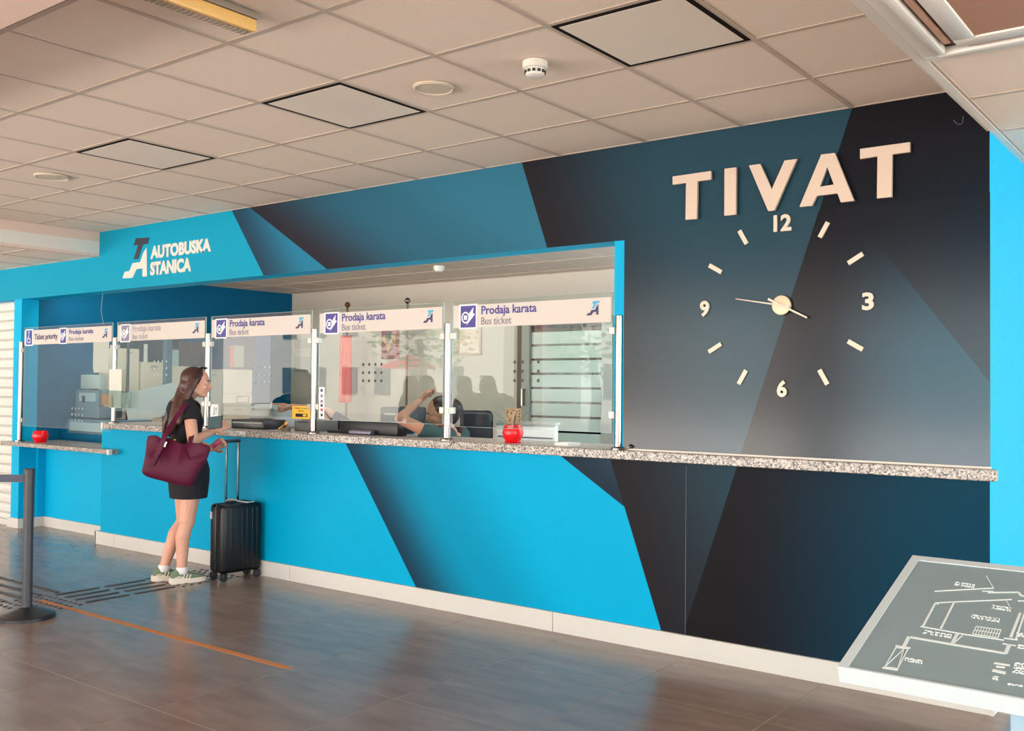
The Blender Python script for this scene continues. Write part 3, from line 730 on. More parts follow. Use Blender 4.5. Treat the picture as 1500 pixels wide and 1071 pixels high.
# ================================================================== SUITCASE
sc = thing('suitcase', 'black hard-shell cabin suitcase with raised trolley handle beside the woman', 'suitcase', (-6.35, -.19, 0))
HS = mat('shell_black', (15, 16, 21), .33, spec=.35, noise=.0, bump=.15, bscale=300)
R = Matrix.Rotation(math.radians(-6), 3, 'Z'); SCO = Vector((-6.355, -.195, 0))
def sb(name, lo, hi, m, bev=0, par=sc, seg=3, sa=True):
    b = MB(); b.box(lo, hi, bev, seg=seg)
    for v in b.bm.verts: v.co = R @ v.co + SCO
    o = b.build(name, m, par); return smooth_angle(o, 35) if sa else o
sb('shell', (-.095, -.170, .055), (-.0025, .170, .575), HS, .032)
sb('shell', (.0025, -.170, .055), (.095, .170, .575), HS, .032)
sb('zip_band', (-.004, -.166, .06), (.004, .166, .570), BLACK, .003)
for y in (-.125, -.085, .0, .04, .085, .125): sb('rib', (.093, y-.006, .09), (.098, y+.006, .54), HS, .002)
for z in (.16, .20): sb('rib', (-.03, -.1735, z), (.05, -.169, z+.008), HS, .001)
sb('label', (-.075, -.1735, .46), (-.052, -.1695, .515), mat('label_white', (226, 224, 222), .5))
sb('top_handle', (-.02, -.075, .578), (.02, .075, .592), BLACK, .006)
for y in (-.05, .05):
    sb('handle_tube', (-.075, y-.008, .57), (-.061, y+.008, 1.035), CHROME, .003)
sb('handle_grip', (-.080, -.064, 1.03), (-.056, .064, 1.055), mat('grip_navy', (24, 30, 44), .4), .008)
b = MB(); b.path([R @ Vector(p)+SCO for p in ((-.06, -.05, .585), (-.02, -.03, .60), (.03, -.0, .588), (.08, .05, .578), (.085, .10, .582))], [.010, .007, .006, .006, .005], 8); b.build('luggage_tag_strap', mat('strap_grey', (170, 172, 176), .6), sc)
for cx in (-.075, .075):
    for cy in (-.138, .138):
        c = R @ Vector((cx, cy, 0))+SCO
        w = MB(); w.box((c.x-.022, c.y-.018, .040), (c.x+.022, c.y+.018, .060), .005)
        hs = w.build('caster', BLACK, sc)
        for s in (-1, 1):
            w = MB(); w.lathe([(.010, -.007), (.023, -.0065), (.025, -.004), (.025, .004), (.023, .0065), (.010, .007)], (c.x+s*.012, c.y, .0252), 24, Vector((1, 0, 0))); smooth_angle(w.build('wheel', mat('wheel_rubber', (40, 40, 44), .5), hs), 30)

# ================================================================== PEOPLE
# ---- standing woman, seen three-quarters from behind
H2 = Vector((RGT.x, RGT.y, 0)).normalized(); A2 = Vector((FWD.x, FWD.y, 0)).normalized(); UZ = Vector((0, 0, 1))
th = math.radians(35)
WF = H2*math.cos(th)+A2*math.sin(th); WR = H2*math.sin(th)-A2*math.cos(th)
WO = at(268, 856, dep=7.27); WO.z = 0
def w(f, r, u): return WO+WF*f+WR*r+UZ*u
woman = thing('person', 'woman with long brown hair, black top and short skirt standing at the counter', 'person', WO)
AR = {'sR': w(-.02, .165, 1.315), 'sL': w(-.03, -.165, 1.315), 'eR': w(.00, .225, 1.06), 'eL': w(.04, -.215, 1.06),
      'hR': w(.185, .12, 1.135), 'hL': w(.200, -.02, .985), 'pR': w(.045, .085, .83), 'pL': w(.015, -.085, .83),
      'kR': w(.0, .08, .46), 'kL': w(.02, -.075, .46), 'aR': w(-.03, .08, .095), 'aL': w(-.12, -.085, .095)}
HD = at(288.5, 561, dep=7.25)                     # centre of the head
HF = (H2*.985+A2*.17).normalized(); HRt = HF.cross(UZ).normalized()
def h(f, r, u): return HD+HF*f+HRt*r+UZ*u
def hand(b, wrist, dirv, palmn, side, curl=.5, s=1.):
    """palm, four unequal curled fingers and a thumb leaving the side of the palm"""
    d = dirv.normalized(); n = (palmn-d*palmn.dot(d)).normalized(); sd = d.cross(n)*side
    W_ = wrist
    for k in range(4):
        off = (-.027+.018*k)*s
        b.caps(W_+d*.012*s+sd*off*.5, W_+d*.078*s+sd*off, .014*s, .0115*s, 10)
    for k, L_ in enumerate((.066, .078, .073, .056)):
        off = (-.027+.018*k)*s; p = W_+d*.08*s+sd*off; q = d.copy(); rad = .0088*s
        for j, fr in enumerate((.45, .32, .23)):
            ang = curl*(.5+.45*j); q = (d*math.cos(ang*(j+.8))+n*math.sin(ang*(j+.8))).normalized()
            e2 = p+q*L_*fr*s; b.caps(p, e2, rad, rad*.92, 8); p = e2; rad *= .92
    p = W_+d*.022*s-sd*.024*s; e2 = p+(d*.62-sd*.62+n*.35).normalized()*.038*s; b.caps(p, e2, .013*s, .0105*s, 10)
    b.caps(e2, e2+(d*.85-sd*.15+n*.45).normalized()*.030*s, .0105*s, .0085*s, 10)
def head(b, f_, hd, F, Rr, s=1.):
    U = UZ; g = lambda a, r, u: hd+F*a*s+Rr*r*s+U*u*s
    rot = Matrix((F, Rr, U)).transposed()
    b.ell(g(-.008, 0, .022), (.094*s, .074*s, .092*s), rot)                      # skull
    b.ell(g(.028, 0, -.035), (.058*s, .056*s, .072*s), rot)                      # face
    b.ell(g(.052, 0, -.086), (.026*s, .028*s, .024*s), rot, 14, 10)              # chin
    b.caps(g(-.005, .045, -.055), g(.045, .02, -.085), .022*s, .018*s, 10); b.caps(g(-.005, -.045, -.055), g(.045, -.02, -.085), .022*s, .018*s, 10)
    b.caps(g(.088, 0, -.002), g(.100, 0, -.034), .008*s, .013*s, 10)             # nose
    b.caps(g(.085, .007, -.036), g(.085, -.007, -.036), .010*s, .010*s, 8)
    b.caps(g(.078, .014, -.058), g(.078, -.014, -.058), .011*s, .011*s, 8)       # lips
    for r in (-1, 1):
        b.ell(g(.072, r*.030, .008), (.018*s, .020*s, .012*s), rot, 12, 8)       # brow
        b.ell(g(.058, r*.036, -.030), (.026*s, .022*s, .024*s), rot, 12, 8)      # cheek
        b.ell(g(-.010, r*.075, -.018), (.020*s, .009*s, .030*s), rot, 12, 10)    # ear
    return g
def face_parts(g, F, par, s=1., brow=(60, 40, 32)):
    for r in (-1, 1):
        b = MB(); b.ell(g(.0775, r*.030, -.006), (.0075*s,)*3, None, 12, 8); b.build('eye', mat('eye_white', (200, 190, 184), .5), par, smooth=True)
        b = MB(); b.ell(g(.0822, r*.031, -.006), (.0042*s,)*3, None, 10, 8); b.build('iris', mat('iris_brown', (54, 36, 28), .3), par, smooth=True)
        b = MB(); b.path([g(.088, r*.014, .014), g(.090, r*.030, .019), g(.080, r*.046, .014)], .0028*s, 6); b.build('eyebrow', mat('brow_%d' % brow[0], brow, .8), par)
    b = MB(); b.path([g(.082, .020, -.058), g(.0895, .008, -.055), g(.0895, -.008, -.055), g(.082, -.020, -.058)], [.002, .0045, .0045, .002], 6); b.build('lips', mat('lip', (190, 96, 92), .45), par, smooth=True)
b = MB()
head(b, None, HD, HF, HRt)
b.caps(h(-.02, 0, -.06), w(-.02, 0, 1.36), .050, .056)
# torso
def tor(f, u, a, c, r=0): return (w(f, r, u), WR*a, WF*c)
TOR = [tor(-.02, 1.385, .07, .055), tor(-.025, 1.345, .145, .075), tor(-.02, 1.29, .165, .10), tor(.0, 1.20, .150, .112), tor(.0, 1.10, .130, .098), tor(.005, 1.02, .125, .092), tor(.02, .93, .150, .108), tor(.03, .84, .168, .122), tor(.03, .78, .150, .112)]
b.loft(TOR, 28)
for s_ in 'RL':
    b.caps(AR['s'+s_], AR['e'+s_], .047, .040); b.caps(AR['e'+s_], AR['h'+s_], .040, .025)
    b.caps(AR['p'+s_], AR['k'+s_], .088, .056); b.ell(AR['k'+s_]+WF*.008, (.054, .054, .062))
    calf = AR['k'+s_]*.68+AR['a'+s_]*.32-WF*.018
    b.caps(AR['k'+s_]-UZ*.02, calf, .050, .054); b.caps(calf, AR['a'+s_], .052, .034)
    foot = AR['a'+s_]; b.caps(foot-UZ*.04-WF*.02, foot+WF*.12-UZ*.06, .032, .026)
hd_ = (AR['hR']-AR['eR']).normalized()
hand(b, AR['hR'], hd_*.8+UZ*.15+WF*.3, -WR-UZ*.2, 1, .75, 1.12)
hand(b, AR['hL'], (AR['hL']-AR['eL']).normalized()*.4+UZ*.5+H2*.3, -A2*.6+WF*.2, -1, .85, 1.12)
remesh(b, 'body', SKIN, woman, .0045, 3)
face_parts(h_ := (lambda a, r, u: h(a, r, u)), HF, woman)
# black top with cap sleeves
b = MB()
b.loft([(c+(UZ*.004 if i == 0 else Vector()), a*1.10+a.normalized()*.004, c2*1.12+c2.normalized()*.004) for i, (c, a, c2) in enumerate(TOR[1:8])], 28)
for s_, r in (('R', 1), ('L', -1)):
    mid = AR['s'+s_].lerp(AR['e'+s_], .40)
    b.caps(w(-.02, r*.10, 1.33), AR['s'+s_], .062, .058); b.loft([(AR['s'+s_], WF*.060, (WR*.8+UZ*.2)*.060), (mid+WR*r*.006, WF*.066, (WR*.9+UZ*.25)*.062)], 20)
b.caps(w(-.02, .09, 1.345), w(-.02, -.09, 1.345), .058, .058)
remesh(b, 'top', NAVY, woman, .007, 3)
b = MB(); b.loft([tor(.005, 1.0, .150, .118), tor(.02, .93, .172, .130), tor(.03, .84, .192, .146), tor(.03, .76, .190, .145), tor(.03, .68, .176, .138), tor(.03, .625, .168, .132)], 32)
smooth_angle(b.build('skirt', NAVY, woman), 60)
# hair: cap over the skull and a long fall down the back
HAIR = mat('hair_brown', (98, 52, 36), .42)
def hair_mat(name, c0, c1, sc_=(60, 60, 3)):
    m = mat(name, c0, .38, spec=.5); n = m.node_tree; bb_ = n.nodes['Principled BSDF']
    t = n.nodes.new('ShaderNodeTexCoord'); mp = n.nodes.new('ShaderNodeMapping'); mp.inputs['Scale'].default_value = sc_
    nz = n.nodes.new('ShaderNodeTexNoise'); nz.inputs['Scale'].default_value = 3; nz.inputs['Detail'].default_value = 3
    r = n.nodes.new('ShaderNodeValToRGB'); r.color_ramp.elements[0].color = lin(c0); r.color_ramp.elements[1].color = lin(c1); r.color_ramp.elements[0].position = .35; r.color_ramp.elements[1].position = .65
    bp = n.nodes.new('ShaderNodeBump'); bp.inputs['Strength'].default_value = .6; bp.inputs['Distance'].default_value = .004
    n.links.new(t.outputs['Object'], mp.inputs[0]); n.links.new(mp.outputs[0], nz.inputs[0]); n.links.new(nz.outputs[0], r.inputs[0])
    n.links.new(r.outputs[0], bb_.inputs['Base Color']); n.links.new(nz.outputs[0], bp.inputs['Height']); n.links.new(bp.outputs[0], bb_.inputs['Normal']); return m
HAIR = hair_mat('hair_strands_brown', (40, 22, 18), (90, 52, 40))
b = MB(); rot = Matrix((HF, HRt, UZ)).transposed()
b.ell(h(-.024, 0, .034), (.098, .086, .090), rot)
b.ell(h(-.060, 0, -.02), (.066, .082, .085), rot)
def px(x, y, dd=0.): return at(x, y, dep=7.25+dd)
fall = [(px(276, 562), .075, .062), (px(268, 580, -.03), .075, .055), (px(262, 598, -.09), .078, .046), (px(257, 612, -.12), .072, .036), (px(251, 626, -.12), .050, .026), (px(246, 640, -.11), .022, .014)]
b.loft([(c, (WR*.8+WF*.2)*a, WF*c2) for c, a, c2 in fall], 20)
b.loft([(c, H2*a, A2*c2) for c, a, c2 in [(px(283, 553, -.06), .055, .03), (px(280, 568, -.085), .034, .026), (px(272, 584, -.10), .036, .026), (px(266, 604, -.15), .034, .022), (px(262, 622, -.155), .014, .012)]], 16)
b.loft([(c, H2*a, A2*c2) for c, a, c2 in [(px(264, 585), .05, .04), (px(252, 602), .045, .035), (px(243, 620), .028, .03), (px(238, 645), .010, .012)]], 16)
remesh(b, 'hair', HAIR, woman, .006, 3)
b = MB(); b.path([h(-.02, .090, .030), h(.02, .086, .066), h(.050, .055, .108), h(.058, .0, .116), h(.050, -.055, .108), h(.02, -.086, .066), h(-.02, -.090, .030)], .0035, 8)
for r in (-1, 1): b.ell(h(.046, r*.036, .112), (.024, .028, .009), rot, 14, 8)
smooth_angle(b.build('sunglasses', BLACK, woman), 50)
b = MB(); b.path([h(-.004, .088, -.042), h(-.004, .089, -.052), h(-.004, .088, -.062)], .004, 8); b.build('earring', CHROME, woman)
b = MB(); q = AR['hR'].lerp(AR['eR'], .10); ax = (AR['hR']-AR['eR']).to_track_quat('Z', 'Y')
b.path([q+ax @ Vector((.030*math.cos(2*PI*k/16), .030*math.sin(2*PI*k/16), 0)) for k in range(16)], .0022, 6, True); b.build('bracelet', mat('gold', (226, 180, 90), .25, .9), woman)
# shoes and socks
SHG = mat('suede_green', (108, 128, 104), .8); SHW = mat('sole_white', (226, 216, 200), .6)
for s_ in 'RL':
    a = AR['a'+s_]; F_ = (H2*.80+A2*.60).normalized() if s_ == 'R' else (H2*.86+A2*.5).normalized(); Rr = F_.cross(UZ)
    g = lambda f, r, u: Vector((a.x, a.y, 0))+F_*f+Rr*r+UZ*u
    sh = MB()
    prof = [(-.085, .034, .0), (-.07, .040, 0), (-.02, .039, 0), (.05, .043, 0), (.11, .045, 0), (.155, .036, 0), (.178, .016, 0)]
    n = 10
    top = [g(f, r_, .036+(.010 if f < -.0 else .0)) for f, r_, _ in prof]+[g(f, -r_, .036+(.010 if f < 0 else 0)) for f, r_, _ in prof[::-1]]
    bot = [Vector((p.x, p.y, .001+(.010 if k in (6, 7) else 0))) for k, p in enumerate(top)]
    A_ = [sh.bm.verts.new(p) for p in top]; B_ = [sh.bm.verts.new(p) for p in bot]; N = len(A_)
    sh.bm.faces.new(A_); sh.bm.faces.new(B_[::-1])
    for k in range(N): sh.bm.faces.new((A_[k], A_[(k+1) % N], B_[(k+1) % N], B_[k]))
    bmesh.ops.bevel(sh.bm, geom=list(sh.bm.edges), offset=.005, segments=2, affect='EDGES')
    shoe = sh.build('shoe_sole', SHW, woman)
    smooth_angle(shoe, 50)
    sh = MB(); sh.loft([(g(-.075, 0, .055), Rr*.028, UZ*.030), (g(-.05, 0, .062), Rr*.036, UZ*.042), (g(-.01, 0, .060), Rr*.037, UZ*.044), (g(.05, 0, .050), Rr*.037, UZ*.034), (g(.11, 0, .040), Rr*.039, UZ*.024), (g(.155, 0, .036), Rr*.029, UZ*.016), (g(.170, 0, .034), Rr*.012, UZ*.008)], 20)
    up_ = sh.build('shoe_upper', SHG, woman, smooth=True)
    sh = MB()
    for k in range(4): sh.path([g(.03+.018*k, .030, .058-.004*k), g(.026+.018*k, .012, .080-.007*k), g(.026+.018*k, -.012, .080-.007*k), g(.03+.018*k, -.030, .058-.004*k)], .0035, 6)
    sh.build('laces', SHW, up_)
    sh = MB()
    for k in range(3): sh.path([g(.0+.022*k, .0395, .035), g(.012+.022*k, .036, .075-.006*k)], .0045, 6)
    sh.path([g(-.06, .036, .045), g(-.03, .040, .056), g(.0, .040, .046)], .005, 6); sh.build('side_stripes', SHW, up_)
    so_ = MB(); so_.lathe([(.043, .070), (.041, .095), (.039, .118), (.036, .119)], (a.x, a.y, 0), 20); so_.build('sock', mat('sock_white', (232, 230, 228), .9), woman, smooth=True)
# ---- tote bag on her right shoulder
def smoothpts(P, n=6):
    out = []
    for i in range(len(P)-1):
        p0, p1, p2, p3 = P[max(i-1, 0)], P[i], P[i+1], P[min(i+2, len(P)-1)]
        for k in range(n):
            t_ = k/n; out.append(.5*((2*p1)+(p2-p0)*t_+(2*p0-5*p1+4*p2-p3)*t_*t_+(3*p1-p0-3*p2+p3)*t_**3))
    return out+[P[-1]]
BAG = mat('bag_burgundy', (84, 18, 48), .55, spec=.25, noise=.12, nscale=14, bump=.35, bscale=30)
bag = thing('tote_bag', 'large burgundy leather tote bag hanging from the woman\'s shoulder', 'bag', at(262, 706, dep=7.0))
BO = lambda x, y, dd=0.: at(200+x/5.493, 525+y/5.493, dep=6.98+dd)
outl = [(90, 628), (150, 640), (240, 640), (300, 662), (380, 690), (470, 682), (540, 690), (592, 722), (560, 830), (500, 930), (455, 1020), (410, 1030), (300, 1012), (200, 985), (90, 955), (45, 920), (48, 880), (68, 780)]
b = MB()
cx, cy = 300, 840
_o = [Vector((x, y, 0)) for x, y in outl]; _o = smoothpts([_o[-1]]+_o+[_o[0], _o[1]], 3)[3:-4]; outl = [(v.x, v.y) for v in _o]
rings = []
for dd, k in ((-.082, .45), (-.078, .75), (-.069, .90), (-.050, .975), (-.02, 1.0), (.03, 1.0), (.055, .97), (.07, .86), (.076, .6)):
    rings.append([b.bm.verts.new(BO(cx+(x-cx)*(k if y > 700 else (k+1)/2), cy+(y-cy)*(k if y > 700 else 1), dd*(1.0 if y > 760 else .55))) for x, y in outl])
n = len(rings[0])
for P1, P2 in zip(rings, rings[1:]):
    for i in range(n): b.bm.faces.new((P1[i], P1[(i+1) % n], P2[(i+1) % n], P2[i]))
b.bm.faces.new(rings[0][::-1]); b.bm.faces.new(rings[-1])
bo = b.build('bag_body', BAG, bag)
bo.data.polygons.foreach_set('use_smooth', [True]*len(bo.data.polygons))
def ribbon(pts, wid, th_, name, m, par, up=None):
    b = MB(); rr = []
    for i, p in enumerate(pts):
        t_ = (pts[min(i+1, len(pts)-1)]-pts[max(i-1, 0)]).normalized(); s_ = t_.cross(up or FWD).normalized(); nn_ = t_.cross(s_).normalized()
        rr.append([b.bm.verts.new(p+s_*a_*wid/2+nn_*c_*th_/2) for a_, c_ in ((-1, -1), (1, -1), (1, 1), (-1, 1))])
    for P1, P2 in zip(rr, rr[1:]):
        for k in range(4): b.bm.faces.new((P1[k], P1[(k+1) % 4], P2[(k+1) % 4], P2[k]))
    b.bm.faces.new(rr[0][::-1]); b.bm.faces.new(rr[-1]); return smooth_angle(b.build(name, m, par), 50)
ribbon(smoothpts([BO(120, 860, -.088), BO(180, 740, -.094), BO(232, 620, -.075), BO(310, 490, .04), BO(380, 390, .09), BO(430, 352, .16), BO(470, 352, .24), BO(500, 400, .30), BO(480, 520, .22), BO(440, 640, .08), BO(430, 690, .0)]), .034, .007, 'strap', BAG, bag)
ribbon([BO(222, 712, -.083), BO(228, 690, -.083), BO(240, 672, -.08)], .016, .006, 'metal_tag', mat('tag_silver', (226, 220, 214), .3, .6), bag)
b = MB(); b.ell(BO(310, 657, -.06), (.007,)*3); b.build('snap_button', mat('gold', (226, 180, 90), .25, .9), bag)
for x, y in ((105, 880), (215, 915), (315, 945)):
    ribbon([BO(x-16, y-8, -.082), BO(x, y+2, -.083), BO(x+18, y, -.082)], .006, .004, 'stitched_fold', mat('fold_dark', (60, 14, 36), .6), bag)
# ---- things she holds
b = MB(); c = AR['hR']+hd_*.085+UZ*.02; rr_ = Matrix.Rotation(math.radians(25), 3, 'Z')
c = at(315, 619, dep=7.17); vs = b.box((-.055, -.010, -.045), (.055, .010, .045), .005, rot=Matrix((H2*.95+UZ*.1, A2, UZ)).transposed())
for v in b.bm.verts: v.co += c
tag(b.build('wallet', mat('wallet_teal', (22, 62, 70), .5)), 'dark teal wallet held up in the woman\'s hand', 'wallet')
b = MB(); c = at(317, 651, dep=7.12)
b.box((-.040, -.005, -.011), (.040, .005, .011), .004, rot=Matrix((H2*.72+UZ*.69, A2, -H2*.69+UZ*.72)).transposed())
for v in b.bm.verts: v.co += c
tag(b.build('phone', mat('phone_magenta', (168, 26, 110), .4)), 'magenta phone held low in the woman\'s other hand', 'phone')

# ---- visitors standing behind the camera, seen only as shapes mirrored in the glass
def copy_tree(o, parent=None):
    c = o.copy(); COL.objects.link(c)
    if parent: c.parent = parent; c.matrix_parent_inverse = o.matrix_parent_inverse.copy()
    for ch_ in [k for k in bpy.data.objects if k.parent == o]: copy_tree(ch_, c)
    return c
for x_, y_, rz, lab in ((-7.3, -4.05, 2.3, 'visitor mirrored in the last ticket window, nearer the camera'), (-7.8, -4.2, 2.6, 'visitor mirrored in the last ticket window beside the steel post'),
                        (-8.25, -4.0, 2.0, 'visitor mirrored in the fourth ticket window beside the clerk'), (-8.72, -4.2, 2.9, 'visitor mirrored in the fourth ticket window below the tree')):
    v_ = copy_tree(woman); v_.location = (x_, y_, 0); v_.rotation_euler[2] = rz; v_['label'] = lab; v_['group'] = 'visitors behind the camera'

# ---- seated clerk leaning on her hand
ck2 = thing('person', 'seated clerk in dark green T-shirt, dark hair tied up, hand raised to her forehead', 'person', at(662, 640, dep=7.1))
D = 7.05
g_ = lambda x, y, dd=0.: at(x, y, dep=D+dd)
CHF = (-H2*.92-A2*.30-UZ*.20).normalized(); CHR = CHF.cross(UZ).normalized()
ch = lambda f, r, u: g_(646, 606)+CHF*f+CHR*r+CHF.cross(-CHR).normalized()*(-u if CHF.cross(-CHR).z < 0 else u)
b = MB(); CU = CHR.cross(CHF).normalized()
if CU.z < 0: CU = -CU
HC2 = g_(643.5, 605)
def headc(a, r, u): return HC2+CHF*a+CHR*r+CU*u
rot = Matrix((CHF, CHR, CU)).transposed()
b.ell(headc(-.008, 0, .022), (.094, .074, .092), rot); b.ell(headc(.028, 0, -.035), (.058, .056, .072), rot); b.ell(headc(.050, 0, -.088), (.026, .028, .024), rot)
b.caps(headc(-.005, .045, -.055), headc(.045, .02, -.085), .022, .018, 10); b.caps(headc(-.005, -.045, -.055), headc(.045, -.02, -.085), .022, .018, 10)
b.caps(headc(.088, 0, -.002), headc(.100, 0, -.034), .008, .012, 10); b.caps(headc(.078, .014, -.058), headc(.078, -.014, -.058), .011, .011, 8)
for r in (-1, 1): b.ell(headc(-.010, r*.075, -.018), (.020, .009, .030), rot); b.ell(headc(.070, r*.030, .008), (.018, .020, .012), rot); b.ell(headc(.058, r*.036, -.030), (.026, .022, .024), rot)
neck = g_(660, 634, .02)
b.caps(headc(-.02, 0, -.06), neck, .048, .055)
sN, sF = g_(640, 640, -.18), g_(676, 638, .16)        # near and far shoulders
low = g_(680, 700, .10)
b.loft([(neck+UZ*.0, A2*.08, H2*.07), (neck-UZ*.05, A2*.17, H2*.09), (neck-UZ*.16+H2*.04, A2*.17, H2*.115), (neck-UZ*.32+H2*.08, A2*.15, H2*.11), (neck-UZ*.50+H2*.10, A2*.17, H2*.13)], 24)
eN, hN = g_(586, 613, -.24), g_(614, 587.5, -.12)
b.caps(sN, eN, .048, .038); b.caps(eN+UZ*.0, hN, .038, .024)
eF, hF = g_(636, 649, .10), g_(592, 648, -.1)
b.caps(sF, g_(668, 660, .2), .048, .04); b.caps(g_(668, 660, .2), hF+H2*.05, .04, .026)
hand(b, hN, (g_(629, 574)-hN), H2*.8-A2*.2-UZ*.5, 1, .22, 1.15)
hand(b, hF+H2*.05, -H2+UZ*.02, -UZ, 1, .25, .95)
remesh(b, 'body', SKIN2, ck2, .0055, 3)
face_parts(headc, CHF, ck2)
GRN = mat('shirt_green', (38, 66, 66), .85)
b = MB()
b.loft([(neck-UZ*.02, A2*.11, H2*.085), (neck-UZ*.05, A2*.19, H2*.105), (neck-UZ*.16+H2*.04, A2*.19, H2*.132), (neck-UZ*.32+H2*.08, A2*.17, H2*.13), (neck-UZ*.50+H2*.10, A2*.19, H2*.15)], 24)
b.caps(g_(655, 640, -.08), sN, .075, .066); d_ = (eN-sN).normalized(); q_ = d_.to_track_quat('Z', 'Y')
m2 = sN.lerp(eN, .42); b.loft([(sN, q_ @ Vector((.066, 0, 0)), q_ @ Vector((0, .066, 0))), (m2, q_ @ Vector((.070, 0, 0)), q_ @ Vector((0, .070, 0)))], 20)
b.caps(g_(668, 642, .08), sF, .075, .066)
remesh(b, 'shirt', GRN, ck2, .008, 3)
b = MB()
b.ell(headc(-.026, 0, .034), (.094, .086, .090), rot); b.ell(headc(-.062, 0, -.01), (.062, .080, .088), rot)
b.ell(g_(655, 584, .02), (.050, .050, .040)); b.caps(g_(662, 600, .05), g_(668, 622, .06), .085, .060); b.caps(g_(668, 620, .06), g_(671, 636, .06), .060, .04)
remesh(b, 'hair', hair_mat('hair_strands_dark', (26, 18, 18), (58, 36, 34)), ck2, .007, 3)
# ---- second clerk bent down behind the desk, only the pointing arm shows
D3 = 7.95
k_ = lambda x, y, dd=0.: at(x, y, dep=D3+dd)
p3 = thing('person', 'clerk bent low behind the black monitor, bare forearm pointing at the counter', 'person', k_(520, 640))
b = MB()
el, wr = k_(478, 603.5), k_(428, 596, -.1); shd = k_(512, 628, .05)
b.caps(shd, el, .056, .043); b.caps(el, wr, .043, .026)
hdv = (k_(405, 597, -.1)-wr).normalized(); nn_ = (-UZ*.9+A2*.2)
sd_ = hdv.cross(nn_).normalized()
for k in range(4): b.caps(wr+hdv*.01, wr+hdv*.075+UZ*(.022-.017*k)-A2*.004*k, .018, .014, 10)
ip = wr+hdv*.078+UZ*.024
b.caps(ip, ip+hdv*.05+UZ*.004, .010, .009, 8); b.caps(ip+hdv*.05+UZ*.004, ip+hdv*.098+UZ*.010, .009, .0075, 8)    # pointing finger
for k in range(3):                                                                                                # folded fingers
    p = wr+hdv*.080+UZ*(.006-.017*k); q1 = p+hdv*.026-A2*.010; q2 = q1-A2*.024-hdv*.014-UZ*.006; q3 = q2-hdv*.024-UZ*.0
    b.caps(p, q1, .0105, .010, 8); b.caps(q1, q2, .010, .0095, 8); b.caps(q2, q3, .0095, .009, 8)
t1 = wr+hdv*.03-A2*.022; b.caps(t1, t1+hdv*.035-A2*.006-UZ*.018, .013, .011, 8); b.caps(t1+hdv*.035-A2*.006-UZ*.018, t1+hdv*.055-UZ*.036, .011, .009, 8)
tb = k_(520, 655, .15)
b.loft([(k_(516, 632, .12), A2*.10, UZ*.08), (k_(524, 640, .14), A2*.18, UZ*.11), (k_(545, 648, .16), A2*.16, UZ*.12), (k_(572, 656, .18), A2*.16, UZ*.13)], 20)
hc3 = k_(503, 654, .1); b.caps(k_(514, 636, .12), hc3, .055, .05); b.ell(hc3, (.085, .085, .10)); b.ell(hc3-UZ*.05-H2*.02, (.055, .055, .06))
b.caps(hc3-H2*.085, hc3-H2*.09-UZ*.03, .01, .013, 8)
remesh(b, 'body', SKIN2, p3, .006, 3)
b = MB(); b.ell(hc3+UZ*.025+H2*.02, (.092, .094, .095)); b.build('hair', _m['hair_strands_dark'], p3, smooth=True)
b = MB(); b.caps(shd, shd.lerp(el, .62), .068, .058)
b.loft([(k_(514, 631, .12), A2*.12, UZ*.09), (k_(524, 640, .14), A2*.20, UZ*.125), (k_(545, 648, .16), A2*.18, UZ*.135), (k_(572, 656, .18), A2*.18, UZ*.145)], 20)
remesh(b, 'shirt', mat('shirt_navy', (28, 32, 48), .85), p3, .009, 3)

# ================================================================== TACTILE MAP BOARD
A_ = at(1227, 978, z=.85); B_ = at(1337, 815, x=A_.x)
e1 = Vector((1, 0, 0)); e2 = (B_-A_).normalized(); e3 = e1.cross(e2); LB = (B_-A_).length; WB = .92
mb_ = thing('tactile_map', 'tilted grey tactile floor-plan board with white frame at the lower right', 'map board', A_+e1*.45-UZ*.85)
def mp_(u, v, k=0.): return A_+e1*u+e2*v+e3*k
def mpx(x, y):                                 # point of the board under a photo pixel (from the enlarged crop)
    d = ray(1200+x/3.953, 800+y/3.953); t_ = (A_-CAM).dot(e3)/d.dot(e3); p = CAM+d*t_-A_; return p.dot(e1), p.dot(e2)
def slabm(name, u0, v0, u1, v1, k0, k1, m, par, bev=0):
    b = MB(); b.box((u0, v0, k0), (u1, v1, k1), bev)
    for v in b.bm.verts: v.co = mp_(v.co.x, v.co.y, v.co.z)
    return b.build(name, m, par)
BRD = mat('board_white', (198, 210, 214), .35)
slabm('tray', 0, 0, WB, LB, -.036, -.002, BRD, mb_, .001)
b = MB()
for u0, v0, u1, v1 in ((0, 0, WB, .006), (0, LB-.026, WB, LB), (0, .006, .022, LB-.026), (WB-.022, .006, WB, LB-.026)): b.box((u0, v0, -.002), (u1, v1, .0035))
for v in b.bm.verts: v.co = mp_(v.co.x, v.co.y, v.co.z)
b.build('frame', BRD, mb_)
plate = slabm('map_plate', .022, .006, WB-.022, LB-.026, -.002, .0008, mat('plate_grey', (134, 152, 156), .5, spec=.3), mb_)
LN = mat('raised_line', (218, 228, 228), .5)
def line(pts, w_=.0016, name='raised_line'):
    b = MB(); P = [mpx(*p) for p in pts]
    for (x0, y0), (x1, y1) in zip(P, P[1:]):
        L_ = math.hypot(x1-x0, y1-y0)
        if L_ < 1e-5: continue
        nx, ny = -(y1-y0)/L_*w_, (x1-x0)/L_*w_
        b.prism([mp_(x0+nx, y0+ny, .0008), mp_(x1+nx, y1+ny, .0008), mp_(x1-nx, y1-ny, .0008), mp_(x0-nx, y0-ny, .0008)], e3*.0012)
    return b.build(name, LN, plate)
